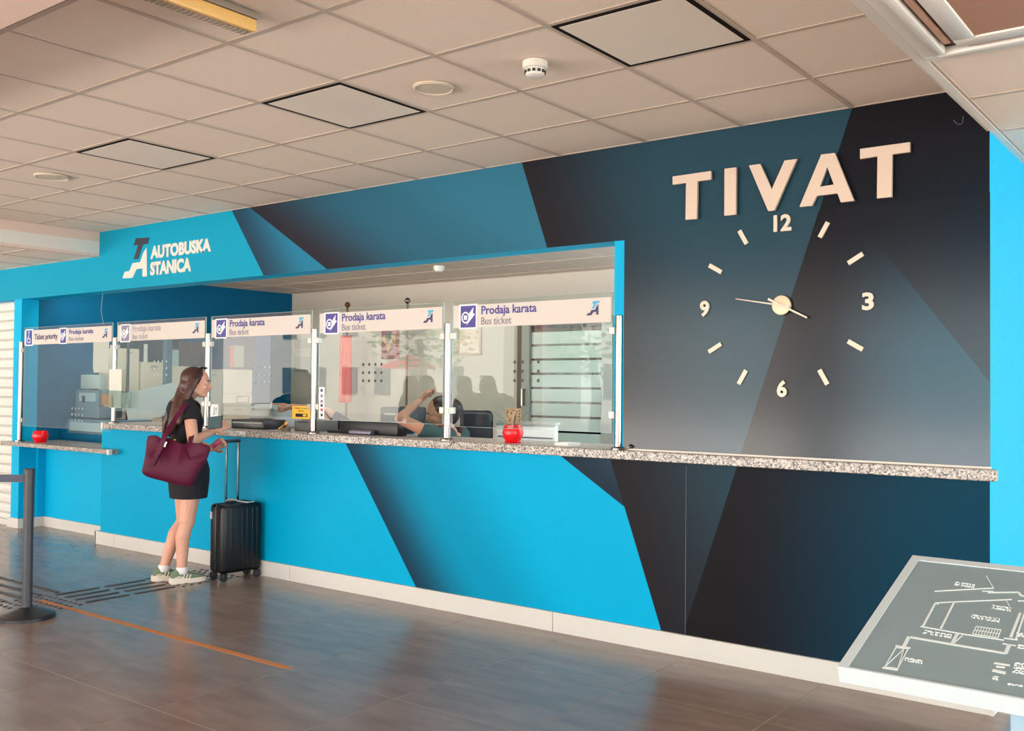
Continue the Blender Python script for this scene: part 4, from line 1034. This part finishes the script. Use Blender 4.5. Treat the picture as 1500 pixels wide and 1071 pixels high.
for pts, w_ in (([(668, 264), (1010, 246)], .002), ([(968, 175), (1010, 246)], .0008), ([(945, 264), (1010, 264)], .002), ([(975, 272), (1155, 270), (1170, 290), (1240, 292)], .003),
                ([(690, 340), (672, 332), (775, 326)], .0018), ([(672, 335), (602, 465)], .0022), ([(782, 326), (705, 480)], .0022), ([(782, 326), (1115, 312)], .002), ([(588, 468), (830, 512), (1070, 548)], .0018),
                ([(800, 512), (768, 570)], .0035), ([(830, 520), (768, 575)], .001), ([(528, 530), (770, 572), (1080, 624)], .0036), ([(520, 528), (490, 585)], .004), ([(1080, 624), (1102, 572)], .004), ([(442, 580), (528, 594)], .003), ([(368, 706), (456, 720)], .003),
                ([(445, 590), (380, 702), (455, 712), (515, 598), (445, 590)], .0012), ([(380, 702), (490, 600), (455, 712)], .001), ([(1070, 536), (1150, 546)], .002), ([(1062, 568), (1140, 580)], .002), ([(1165, 390), (1110, 530)], .003), ([(1190, 390), (1140, 540)], .002), ([(1150, 320), (1240, 322)], .002),
                ([(1013, 680), (1105, 694)], .003), ([(1025, 700), (1075, 706)], .003), ([(1004, 722), (1080, 738)], .0045), ([(1085, 320), (1102, 350)], .0008), ([(910, 468), (1052, 488), (1035, 534), (888, 512), (910, 468)], .001)): line(pts, w_)
for k in range(1, 9): line([(910+142*k/9, 468+20*k/9), (888+147*k/9, 512+22*k/9)], .0009)
line([(899, 490), (1044, 511)], .0009)
random.seed(3)
def dots(x, y, dx, dy, n, rows=2):
    b = MB()
    for r in range(rows):
        for k in range(n):
            for j in range(2):
                if random.random() < .35: continue
                px_, py_ = x+dx*k/n+(-4+r*-3), y+dy*k/n+r*13+j*5
                u_, v_ = mpx(px_, py_); c = mp_(u_, v_, .0008)
                b.box((c.x-.0013, c.y-.0013, c.z-.0002), (c.x+.0013, c.y+.0013, c.z+.0014))
    o = b.build('braille_dots', LN, plate); o['kind'] = 'stuff'
for a in ((795, 210, 115, 18, 15), (1010, 345, 110, 18, 14), (890, 400, 165, 26, 20), (602, 488, 175, 30, 20), (505, 650, 110, 18, 14), (1140, 678, 100, 14, 12, 5), (1100, 800, 140, 20, 16, 1), (1150, 505, 60, 10, 8), (1160, 575, 60, 8, 8), (1015, 755, 30, 8, 5)): dots(*a)
ped = MB(); ped.box((-.43, -2.55, 0.03), (-.10, -2.25, .87), .004)
for v in ped.bm.verts:
    if v.co.z > .5: v.co.z = A_.z+(v.co.y-A_.y)*e2.z/e2.y-.037/e3.z
ped.build('pedestal', mat('pedestal_pale_blue', (150, 180, 200), .4), mb_)
box('pedestal_foot', (-.52, -2.66, 0), (-.01, -2.14, .03), DARKG, mb_, .004)

# ================================================================== THINGS AT THE COUNTER
def pot(c, r, hgt, lab, spikes):
    t = thing('potted_plant', lab, 'potted plant', c)
    b = MB(); b.lathe([(r*.72, 0), (r*.80, hgt*.06), (r*.70, hgt*.12), (r*.92, hgt*.3), (r*1.0, hgt*.55), (r*.9, hgt*.85), (r*.78, hgt), (r*.66, hgt), (r*.6, hgt*.9)], c, 36); smooth_angle(b.build('pot', RED, t), 35)
    b = MB(); b.lathe([(r*.64, hgt*.9), (r*.5, hgt*.93)], c, 20); b.build('soil', mat('soil', (60, 46, 38), .95), t)
    for a, tilt, L_, w_ in spikes:
        b = MB(); d = Vector((math.cos(a)*math.sin(tilt), math.sin(a)*math.sin(tilt), math.cos(tilt))); s_ = d.cross(UZ).normalized() if tilt > .05 else H2
        base = Vector(c)+UZ*hgt*.9; n_ = d.cross(s_)*.0016
        b.prism([base-s_*w_, base+s_*w_, base+d*L_*.6+s_*w_*.8, base+d*L_, base+d*L_*.6-s_*w_*.8], n_); b.build('leaf', mat('leaf_dark', (62, 66, 58), .5), t)
    return t
pc = at(751, 655.0, y=.10); pc.z = 1.1185
pot(pc, .068, .115, 'round red pot with spiky dark plant and dotted paper behind it, on granite', [(YAW+PI, .9, .16, .006), (YAW+PI, .5, .15, .006), (YAW+.2, .8, .16, .006), (YAW, .45, .12, .006), (1.9, .6, .12, .006), (YAW+PI-.3, 1.2, .11, .006), (YAW-.3, 1.15, .11, .006)])
pc = at(59, 651, y=.06); pc.z = .8825
pot(pc, .075, .115, 'round red pot with one thin dry stem at the far left window', [(2.8, .12, .34, .003), (2.5, 1.1, .10, .005), (3.5, 1.1, .08, .004), (.8, 1.0, .08, .004)])
def board(name, cat, lab, p0, p1, dpt, m, plane_y=None, xx=None, th_=.004):
    """flat sheet seen between two photo pixels on a plane"""
    if xx is not None:
        a, c = at(*p0, x=xx), at(*p1, x=xx); o = box(name, (xx, min(a.y, c.y), min(a.z, c.z)), (xx+th_, max(a.y, c.y), max(a.z, c.z)), m)
    else:
        a, c = at(*p0, y=plane_y), at(*p1, y=plane_y); o = box(name, (min(a.x, c.x), plane_y-th_, min(a.z, c.z)), (max(a.x, c.x), plane_y, max(a.z, c.z)), m)
    if cat: tag(o, lab, cat)
    return o
# tall dotted card standing behind the pot
o = board('display_card', 'card', 'tall beige card with reddish dots standing behind the red pot', (741, 598), (763, 634), 0, mat('card_beige', (214, 178, 140), .7), .19, th_=.003)
b = MB(); random.seed(5)
a0, a1 = at(741, 598, y=.186), at(763, 634, y=.186)
for k in range(26):
    u, v = random.random(), random.random()**2; r = random.uniform(.003, .008)
    b.lathe([(r, 0), (r, .0006)], (a0.x+(a1.x-a0.x)*(.08+.84*u), .1865, a0.z-.012-(a0.z-a1.z)*.5*v), 10, Vector((0, -1, 0)))
b.build('dot_print', mat('dot_red', (176, 96, 80), .7), o)
# yellow notice and other sheets stuck on the glass
yn = board('notice', 'notice', 'small yellow notice with black print stuck low on third screen', (428.5, 594.5), (454.5, 614.0), 0, mat('notice_yellow', (240, 188, 60), .5), -.0048, th_=.0012)
a, c = at(428.5, 594.5, y=-.006), at(454.5, 614, y=-.006); w_, h_2 = c.x-a.x, a.z-c.z
text('print', 'PRIJEM I SLANJE', a.x+w_*.12, a.x+w_*.88, a.z-h_2*.26, a.z-h_2*.14, BLACK, yn, .0005, .02, -.0061)
text('print', 'NOVCA', a.x+w_*.33, a.x+w_*.67, a.z-h_2*.46, a.z-h_2*.34, BLACK, yn, .0005, .02, -.0061)
box('print', (a.x+w_*.18, -.0068, c.z+h_2*.14), (a.x+w_*.84, -.0061, c.z+h_2*.40), BLACK, yn); box('print', (a.x+w_*.60, -.0074, c.z+h_2*.19), (a.x+w_*.78, -.0069, c.z+h_2*.35), mat('notice_yellow', (0, 0, 0)), yn)
ss = board('sticker_strip', 'sticker', 'narrow white vertical sticker strip with tiny symbols on fourth screen', (467.5, 567), (475.0, 613.5), 0, SIGNI, -.0048, th_=.001)
for k, (yy_, m) in enumerate(((572, INK), (580, TXTG), (588, TXTG), (594, BLACK), (600.5, mat('mark_red', (210, 60, 48), .5)), (608, BLACK))):
    p = at(471.2, yy_, y=-.006); box('symbol', (p.x-.012, -.0064, p.z-.010), (p.x+.012, -.0059, p.z+.010), m, ss)
pl = thing('hanging_papers', 'white sheets in a clear sleeve hanging at right of first screen', 'paper', at(150, 522, y=.012))
p0, p1 = at(138.5, 499, y=.014), at(159.5, 546, y=.014)
b = MB(); b.box((p0.x, .008, p1.z), (p1.x, .012, p0.z), .001); b.build('sheet', mat('paper_warm', (232, 218, 206), .8), pl); b = MB(); b.box((p0.x-.02, .014, p1.z+.03), (p1.x-.03, .016, p0.z-.01)); b.build('sheet', PAPER, pl)
# leaflet holder on the second post
lh = thing('leaflet_holder', 'clear acrylic leaflet holder with orange leaflets on the second post', 'leaflet holder', at(165, 597, y=-.05))
p0, p1 = at(145.5, 572, y=-.05), at(188.5, 598, y=-.05); q0 = at(157, 541, y=-.05); q1 = at(174, 598, y=-.05)
AC_ = glass_mat('acrylic', (225, 232, 228))
b = MB(); b.box((p0.x, -.052, p1.z), (p1.x, -.049, p0.z)); b.box((p0.x, -.049, p1.z), (p1.x, -.012+.0, p1.z+.003)); b.box((p0.x, -.049, p1.z), (p0.x+.003, -.026, p0.z)); b.box((p1.x-.003, -.049, p1.z), (p1.x, -.026, p0.z)); b.build('acrylic_tray', AC_, lh)
box('backplate', (q0.x, -.03, q1.z), (q1.x, -.0265, q0.z), mat('acrylic_milky', (214, 216, 206), .3), lh)
for k, (xa, xb, y0, y1, m) in enumerate(((149, 158, 577, 594, mat('leaflet_orange', (226, 150, 76), .6)), (153, 163, 579, 597, mat('leaflet_peach', (228, 190, 150), .6)), (176, 186, 576, 592, mat('leaflet_grey', (150, 162, 164), .6)))):
    a, c = at(xa, y0, y=-.044), at(xb, y1, y=-.044); box('leaflet', (a.x, -.046+.004*k, c.z+.004), (c.x, -.044+.004*k, a.z), m, lh)
cd_ = board('card', 'card', 'tiny white card with green scribble stuck beside the post by the woman', (308.5, 592), (319.5, 612), 0, SIGNI, -.0048, th_=.001)
p = at(314, 602, y=-.006); text('scribble', 'J!', p.x-.02, p.x+.03, p.z-.035, p.z+.03, mat('scribble_green', (40, 130, 120), .5), cd_, .0005, 0, -.0061)
# counter equipment: printers, trays, monitor
def devbox(name, cat, lab, p0, p1, yy_, dep_, m, bev=.006, extra=None, zbase=None):
    a, c = at(*p0, y=yy_), at(*p1, y=yy_); z0 = zbase if zbase is not None else c.z
    t = thing(name, lab, cat, ((a.x+c.x)/2, yy_+dep_/2, z0))
    b = MB(); b.box((a.x, yy_, z0), (c.x, yy_+dep_, a.z), bev); smooth_angle(b.build('housing', m, t), 30)
    return t, a, c, z0
DESK = 1.1185
dt = struct(box('wall_desk', (-10.235, .42, .0), (-5.4, .50, 1.06), TEAL))
t, a, c, z0 = devbox('card_tray', 'tray', 'flat black tray on the counter under third screen', (339, 614), (386, 632), .12, .22, BLACK, zbase=DESK)
box('rim', (a.x+.02, .118, z0+.045), (c.x-.02, .12, z0+.055), GREY, t)
t, a, c, z0 = devbox('printer', 'printer', 'grey desktop printer with paper tray beside the tall cream cabinets', (366, 600), (400, 628), .40, .30, GREY, zbase=DESK)
box('output_tray', (a.x-.05, .34, z0+.16), (c.x+.08, .44, z0+.172), mat('tray_pale', (176, 180, 178), .5), t); box('top_lid', (a.x+.03, .42, a.z+.001), (c.x-.05, .66, a.z+.045), GREY, t); box('paper_slot', (a.x+.01, .396, z0+.05), (c.x-.01, .3995, z0+.075), BLACK, t)
t, a, c, z0 = devbox('cash_drawer', 'drawer', 'dark grey metal box on the counter beneath the yellow notice', (431, 616), (457, 634), .15, .26, mat('metal_grey_dark', (92, 94, 94), .5), zbase=DESK)
box('slot', (a.x+.05, .147, z0+.07), (a.x+.16, .1495, z0+.078), BLACK, t)
# brass stapler-like punch
t = thing('brass_stamp', 'small shiny brass hand stamp on the counter by the grey box', 'stamp', at(418, 634, y=.08))
q = at(419, 634, y=.08); q.z = DESK; BR = mat('brass', (212, 170, 96), .22, .9)
b = MB(); b.lathe([(.035, 0), (.036, .02), (.03, .028)], q, 24); smooth_angle(b.build('base', mat('stamp_base', (96, 86, 66), .5), t))
b = MB(); b.box((-.045, -.012, -.006), (.045, .012, .006), .003, rot=Matrix.Rotation(math.radians(-28), 3, 'Y'))
for v in b.bm.verts: v.co += q+Vector((-.03, -.01, .036))
b.build('lever', BR, t); b = MB(); b.ell(q+Vector((-.0, 0, .055)), (.016, .016, .020)); b.build('knob', BR, t, smooth=True)
# black monitor in front of the bent clerk
t, a, c, z0 = devbox('monitor', 'monitor', 'wide black monitor lying low on counter in front of the pointing arm', (497, 616), (582, 640), .14, .10, mat('monitor_black', (18, 18, 24), .4), .008, zbase=DESK)
box('front_tray', (a.x+.16, .085, z0+.0), (c.x-.22, .139, z0+.035), mat('tray_pewter', (96, 92, 108), .3, .4), t, .01)
box('stand', (a.x-.16, .16, z0), (a.x, .30, z0+.02), BLACK, t, .004)
t, a, c, z0 = devbox('ticket_printer', 'printer', 'dark blue-grey receipt printer behind the black monitor', (556, 596), (590, 617), .42, .26, mat('printer_slate', (36, 52, 62), .4), .015, zbase=DESK)
box('paper_slot', (a.x+.05, .4175, a.z-.06), (c.x-.08, .4195, a.z-.045), GREY, t)
wb = at(598, 640, y=.66); t = thing('water_bottle', 'blue water bottle standing between receipt printer and seated clerk', 'bottle', (wb.x, .66, DESK-.06))
b = MB(); b.lathe([(.050, 0), (.054, .01), (.054, .16), (.045, .19), (.022, .215), (.020, .24)], (wb.x, .66, 1.06), 28); smooth_angle(b.build('bottle_body', mat('bottle_blue', (96, 158, 196), .2), t)); b = MB(); b.lathe([(.024, .24), (.024, .265), (.02, .267)], (wb.x, .66, 1.06), 20); b.build('cap', mat('cap_tan', (196, 150, 90), .5), t)

struct(box('wall_desk', (-10.235, .50, 1.03), (-5.4, .85, 1.06), mat('desk_laminate', (120, 116, 110), .5)))
# small poster by the post, white box by the last screen
t, a, c, z0 = devbox('low_cabinet', 'cabinet', 'pale grey low desk cabinet behind the red pot', (727, 620), (813, 652), 1.05, .04, mat('cabinet_pale', (226, 226, 222), .5), .006, zbase=.0)
box('top_board', (a.x-.01, 1.04, a.z), (c.x+.01, 1.10, a.z+.02), GREY, t); box('door_line', (a.x+.02, 1.046, a.z-.10), (c.x-.02, 1.0495, a.z-.095), DARKG, t)
q0, q1 = at(815, 651, y=.05), at(835, 656, y=.05)
o = box('paper_stack', (q0.x, .03, DESK), (q1.x, .16, DESK+.018), PAPER); tag(o, 'thin white paper stack on the granite near the clock-end post', 'paper')
o = MB(); qq = at(362, 634, y=-.03); o.box((qq.x-.06, -.061, 1.085), (qq.x+.02, -.0603, 1.112)); tag(o.build('sticker', SIGNI), 'small white sticker on the granite edge below the tray', 'sticker')
for nm, q, z_ in (('hook', at(914, 657, y=-.03), 1.1185),):
    b = MB(); b.path([Vector((q.x-.04, -.03, z_+.004)), Vector((q.x+.01, -.045, z_+.008)), Vector((q.x+.035, -.03, z_+.02)), Vector((q.x+.03, -.005, z_+.03))], .006, 8); tag(b.build('door_hook', CHROME), 'small bent steel hook at the foot of the clock-end post', 'hook')
# office chair
cc = at(690, 640, y=1.0)
t = thing('office_chair', 'black office chair with tall rounded back behind the seated clerk', 'chair', (cc.x, cc.y, 0))
p0, p1 = at(668, 601, dep=7.55), at(722, 668, dep=7.55)
b = MB(); hw = (p1-p0).dot(H2)/2; cmid = (p0+p1)/2
b.box((-hw, -.045, -.42), (hw, .045, 0), .04, rot=Matrix((H2, A2, UZ)).transposed(), seg=4)
for v in b.bm.verts: v.co += Vector((cmid.x, cmid.y, p0.z-.21+.21))-Vector((0, 0, .21))+Vector((0, 0, .0))
zt = max(v.co.z for v in b.bm.verts)
for v in b.bm.verts: v.co.z += p0.z-zt
LE = mat('leather_black', (26, 28, 36), .45); smooth_angle(b.build('backrest', LE, t), 60)
bc = Vector((cmid.x, cmid.y, 0))
b = MB(); b.box((-.24, -.48, .50), (.24, -.02, .58), .03, rot=Matrix((H2, A2, UZ)).transposed(), seg=3)
for v in b.bm.verts: v.co += Vector((bc.x, bc.y, 0))-Vector((0, 0, 0))+ (Matrix((H2, A2, UZ)).transposed() @ Vector((0, -.0, 0)))
smooth_angle(b.build('seat', LE, t), 50)
b = MB(); b.tube((bc.x, bc.y, .06), (bc.x, bc.y, .52), .025); b.tube(bc+A2*.02+UZ*.5, bc+A2*.04+UZ*(p0.z-.2), .02); b.build('column', BLACK, t)
for k in range(5):
    a = 2*PI*k/5; b = MB(); d = Vector((math.cos(a), math.sin(a), 0)); b.path([bc+UZ*.10, bc+d*.28+UZ*.07], [.022, .015]); b.lathe([(.015, -.012), (.028, -.012), (.028, .012), (.015, .012)], bc+d*.28+UZ*.028, 16, d.cross(UZ)); b.build('leg', BLACK, t)

# ================================================================== OFFICE INTERIOR
YB = 3.406
# glazed door with frosted bands in the back wall
dr = struct(box('door_2', (-6.44, YB-.012, 0), (-5.2, YB-.002, 2.2), mat('door_dark', (70, 76, 74), .5)))
FR = mat('door_frame_grey', (150, 152, 144), .45)
for x0, x1 in ((-6.44, -6.37), (-5.36, -5.22)): box('frame', (x0, YB-.05, 0), (x1, YB-.012, 2.2), FR if x1 > -6 else mat('frame_dark', (70, 62, 54), .5), dr)
box('frame', (-6.365, YB-.07, 0), (-6.265, YB-.012, 2.2), FR, dr); box('frame', (-6.265, YB-.05, 2.13), (-5.36, YB-.012, 2.2), FR, dr); box('frame', (-6.265, YB-.05, .6), (-5.36, YB-.012, .70), FR, dr)
box('pane', (-6.26, YB-.035, .70), (-5.36, YB-.030, 2.13), glass_mat('door_glass', (150, 160, 156)), dr)
FRO = mat('frosted_film', (164, 182, 172), .25)
for k in range(9): box('frosted_band', (-6.255, YB-.0385, .73+.150*k), (-5.365, YB-.0355, .73+.150*k+.126), FRO, dr)
o = box('handle', (-6.33, YB-.12, 1.28), (-6.31, YB-.07, 1.46), CHROME, dr)
# framed certificates and papers on the wall
def framed(p0, p1, lab):
    a, c = at(*p0, y=YB), at(*p1, y=YB); t = thing('picture_frame', lab, 'picture', ((a.x+c.x)/2, YB, c.z))
    b = MB(); fw = .022
    b.box((a.x, YB-.025, c.z), (c.x, YB, c.z+fw)); b.box((a.x, YB-.025, a.z-fw), (c.x, YB, a.z)); b.box((a.x, YB-.025, c.z+fw), (a.x+fw, YB, a.z-fw)); b.box((c.x-fw, YB-.025, c.z+fw), (c.x, YB, a.z-fw)); b.build('frame', mat('frame_champagne', (176, 150, 126), .35, .3), t)
    box('picture', (a.x+fw, YB-.012, c.z+fw), (c.x-fw, YB-.001, a.z-fw), mat('certificate', (226, 204, 184), .7), t)
framed((672, 474), (706, 520), 'framed pale certificate on office wall seen through the last screen')
board('notice', 'notice', 'upper pale paper on grey office wall beside the blue wall', (432, 497), (458, 510), 0, mat('paper_dim', (170, 168, 160), .8), YB-.001)
board('notice', 'notice', 'lower larger pale paper on grey office wall beside the blue wall', (431, 523), (458, 545), 0, mat('paper_dim', (170, 168, 160), .8), YB-.001)
# flags on poles
def flagpole(px_, topy, lab, fm_, x0, x1, y0, y1, fin, emb=False, drape=.03):
    tp_ = at(px_, topy, y=3.1); t = thing('flag', lab, 'flag', (tp_.x, 3.1, 0))
    b = MB(); b.tube((tp_.x, 3.1, .04), (tp_.x, 3.1, tp_.z-.05), .013); b.build('pole', mat('pole_wood', (120, 84, 52), .4), t)
    b = MB(); b.lathe([(.012, -.06), (.02, -.05), (.010, -.035), (.030, -.012), (.034, .005), (.024, .028), (.006, .04)], (tp_.x, 3.1, tp_.z), 20); smooth_angle(b.build('finial', fin, t), 50)
    b = MB(); b.lathe([(.17, 0), (.17, .02), (.05, .045), (.02, .06)], (tp_.x, 3.1, 0), 28); b.build('base', mat('base_dark', (50, 46, 44), .5), t)
    a, c = at(x0, y0, y=3.1), at(x1, y1, y=3.1); N = 28; M_ = 14; b = MB()
    V = [[b.bm.verts.new((a.x+(c.x-a.x)*i/N*(1-.0*j/M_), 3.1+drape*math.sin(i*1.15)*(.4+.6*j/M_)-.02, a.z+(c.z-a.z)*j/M_)) for i in range(N+1)] for j in range(M_+1)]
    for j in range(M_):
        for i in range(N): b.bm.faces.new((V[j][i], V[j][i+1], V[j+1][i+1], V[j+1][i]))
    o = b.build('cloth', fm_, t, smooth=True); sd_m = o.modifiers.new('t', 'SOLIDIFY'); sd_m.thickness = .003
    if emb:
        cx, cz = (a.x+c.x)/2+.01, (a.z*.62+c.z*.38); w_ = (c.x-a.x)
        G_ = mat('flag_gold', (178, 120, 60), .6); y_ = 3.1-.058
        P = [(0, .16), (.10, .20), (.36, .10), (.40, -.12), (.26, -.02), (.22, -.20), (.12, -.12), (.14, -.34), (0, -.5), (-.14, -.34), (-.12, -.12), (-.22, -.20), (-.26, -.02), (-.40, -.12), (-.36, .10), (-.10, .20)]
        b = MB(); b.prism([(cx+u*w_, y_, cz+v*w_) for u, v in P], (0, .002, 0)); e = b.build('eagle_emblem', G_, o)
        b = MB(); b.prism([(cx+u*w_*.22, y_-.003, cz+.06*w_+v*w_*.24) for u, v in [(-.7, 1), (.7, 1), (.7, -.3), (0, -1), (-.7, -.3)]], (0, .002, 0)); b.build('shield', mat('shield_dark', (40, 44, 40), .6), o)
    return t
flagpole(509, 447, 'orange and red flag drooping from a wooden pole with gilt finial', mat('flag_orange', (236, 66, 8), .7), 500, 515, 492, 590, mat('finial_bronze', (110, 78, 44), .35, .7), drape=.035)
flagpole(597, 441, 'dark red flag with golden eagle emblem hanging from steel-tipped pole', mat('flag_red', (140, 24, 40), .75), 561, 586, 480, 526, CHROME, True, .012)
# cream metal cabinets along the blue side wall
XC = -9.82
def cab(p0, p1, lab, seams, lockm=True, xx=XC):
    a, c = at(*p0, x=xx), at(*p1, x=xx); y0, y1 = min(a.y, c.y), max(a.y, c.y); z0, z1 = min(a.z, c.z), max(a.z, c.z)
    t = thing('metal_cabinet', lab, 'cabinet', (xx-.2, (y0+y1)/2, 0), 'cream cabinets along the blue office wall')
    box('body', (XL+.045, y0, 0), (xx-.022, y1, z1), CREAM, t)
    zs = [z0]+[z0+(z1-z0)*s for s in seams]+[z1]
    for k, (za, zb) in enumerate(zip(zs, zs[1:])):
        d = box('door', (xx-.020, y0+.004, za+.004), (xx, y1-.004, zb-.004), CREAM, t, .002)
        box('handle', (xx+.0005, (y0+y1)/2-.04, zb-.05), (xx+.010, (y0+y1)/2+.04, zb-.042), ALU, d)
    box('door', (xx-.020, y0+.004, .05), (xx, y1-.004, z0-.004), CREAM, t, .002)
    return t, y0, y1, z0, z1
t, y0, y1, z0, z1 = cab((328, 541), (369, 614), 'widest cream cabinet with framed label by bare blue wall', (.27, .52))
b = MB(); ya, yb_ = y0+(y1-y0)*.46, y0+(y1-y0)*.86; za, zb = z0+(z1-z0)*.34, z0+(z1-z0)*.46
for lo, hi in (((XC, ya, za), (XC+.003, yb_, za+.006)), ((XC, ya, zb), (XC+.003, yb_, zb+.006)), ((XC, ya, za), (XC+.003, ya+.006, zb)), ((XC, yb_, za), (XC+.003, yb_+.006, zb))): b.box(lo, hi)
b.build('label_holder', BLACK, t)
cab((300, 543), (325, 614), 'narrow cream cabinet next to the standing woman\'s face', ())
cab((245, 536), (298, 612), 'cream cabinet behind the standing woman\'s head', (.5,))
cab((206, 530), (243, 612), 'cream cabinet left of thin dark partition post', (.5,))
cab((173, 510), (203, 606), 'tallest cream cabinet at the second steel post', ())
for xp, nm in ((187, 'thin dark slanted partition post among the cream cabinets'), (245, 'thicker blue-grey partition post left of the woman\'s head')):
    q = at(xp, 560, x=XC+.25); r_ = .012 if xp == 187 else .035
    b = MB(); b.box((q.x-r_, q.y-r_, 1.06), (q.x+r_, q.y+r_, 2.05), .003); tag(b.build('partition_post', mat('post_slate_%d' % xp, (58, 62, 70) if xp == 187 else (72, 98, 112), .4)), nm, 'post')
# dark notice boards above the cabinets
XBD = XL+.02
o = board('pinboard', 'notice board', 'dark navy notice board above cabinets by the bare blue wall', (311, 486), (371, 546), 0, mat('pinboard_navy', (48, 58, 78), .8), None, XL+.01, .02)
a, c = at(337, 506, x=XL+.035), at(346, 538, x=XL+.035); p = box('poster', (XL+.031, min(a.y, c.y), c.z), (XL+.034, max(a.y, c.y), a.z), mat('poster_orange', (226, 96, 48), .7), o)
a, c = at(343, 506, x=XL+.035), at(357, 538, x=XL+.035); p = box('poster', (XL+.031, min(a.y, c.y), c.z), (XL+.0345, max(a.y, c.y), a.z), mat('poster_sand', (176, 172, 146), .7), o)
o = board('pinboard', 'notice board', 'dark slate notice board behind second screen with a white strip', (173, 480), (262, 542), 0, mat('pinboard_slate', (58, 70, 80), .8), None, XL+.01, .02)
a, c = at(211, 504, x=XL+.035), at(216, 534, x=XL+.035); box('poster', (XL+.031, min(a.y, c.y), c.z), (XL+.034, max(a.y, c.y), a.z), PAPER, o)
o = board('wall_map', 'picture', 'brown patterned wall map above the standing woman\'s head', (262, 500), (299, 542), 0, mat('map_brown', (92, 74, 66), .8, noise=.5, nscale=9), None, XL+.032, .008)
o = board('paper_sheet', 'paper', 'pale paper hung right of the thick partition post', (249, 512), (262, 540), 0, mat('paper_aqua', (170, 196, 192), .8), None, XL+.032, .004)
# tilted papers on the desk
c = at(224, 590, x=-9.3); b = MB(); b.box((-.002, -.30, -.16), (.002, .30, .16), 0, rot=Matrix.Rotation(math.radians(12), 3, 'X'))
for v in b.bm.verts: v.co += c
tag(b.build('document_board', mat('paper_dimwhite', (186, 194, 188), .7)), 'large pale tilted document board standing on the desk behind second screen', 'board')
q = at(205, 604, x=-9.45); t = thing('dried_flowers', 'small vase of dried flowers on the desk behind second screen', 'flowers', q)
b = MB(); b.lathe([(.03, -.12), (.045, -.09), (.03, -.03), (.035, -.02)], q, 20); b.build('vase', mat('vase_dark', (60, 56, 50), .4), t, smooth=True)
for k in range(14):
    b = MB(); p = q+Vector((random.uniform(-.05, .05), random.uniform(-.07, .07), random.uniform(.0, .07))); b.path([q-UZ*.03, p], .003, 5); b.ell(p, (.018, .018, .014), None, 8, 6); b.build('flower', mat('flower_tan', (176, 152, 110), .8), t)
# devices behind the first screen
def dev2(name, cat, lab, px0, px1, yy_, m, zb=None, d=.2):
    return devbox(name, cat, lab, px0, px1, yy_, d, m, .01, zbase=zb)
t, a, c, z0 = dev2('ticket_machine', 'machine', 'blue-grey ticket machine with small display behind first screen', (110, 571), (145, 613), .46, mat('machine_blue', (84, 110, 124), .5), None, .25)
box('display', (a.x+.09, .455, z0+.17), (c.x-.07, .4595, a.z-.03), mat('machine_face', (150, 170, 178), .4), t); box('card_slot', (a.x+.16, .450, a.z-.13), (a.x+.21, .4548, a.z-.06), BLACK, t)
t, a, c, z0 = dev2('till_base', 'machine', 'wide blue-grey till base under the ticket machine', (99, 613.5), (168, 632), .40, mat('machine_blue', (84, 110, 124), .5), .96, .40)
box('drawer_front', (a.x+.05, .396, z0+.03), (c.x-.05, .3995, a.z-.03), mat('machine_face', (150, 170, 178), .4), t)
t, a, c, z0 = dev2('small_monitor', 'monitor', 'small white-backed monitor on top of the ticket machine', (118, 549), (146, 570), .50, mat('monitor_pale', (170, 180, 178), .5), None, .06)
box('stand', (a.x+.12, .53, z0-.02), (a.x+.20, .56, z0), DARKG, t)
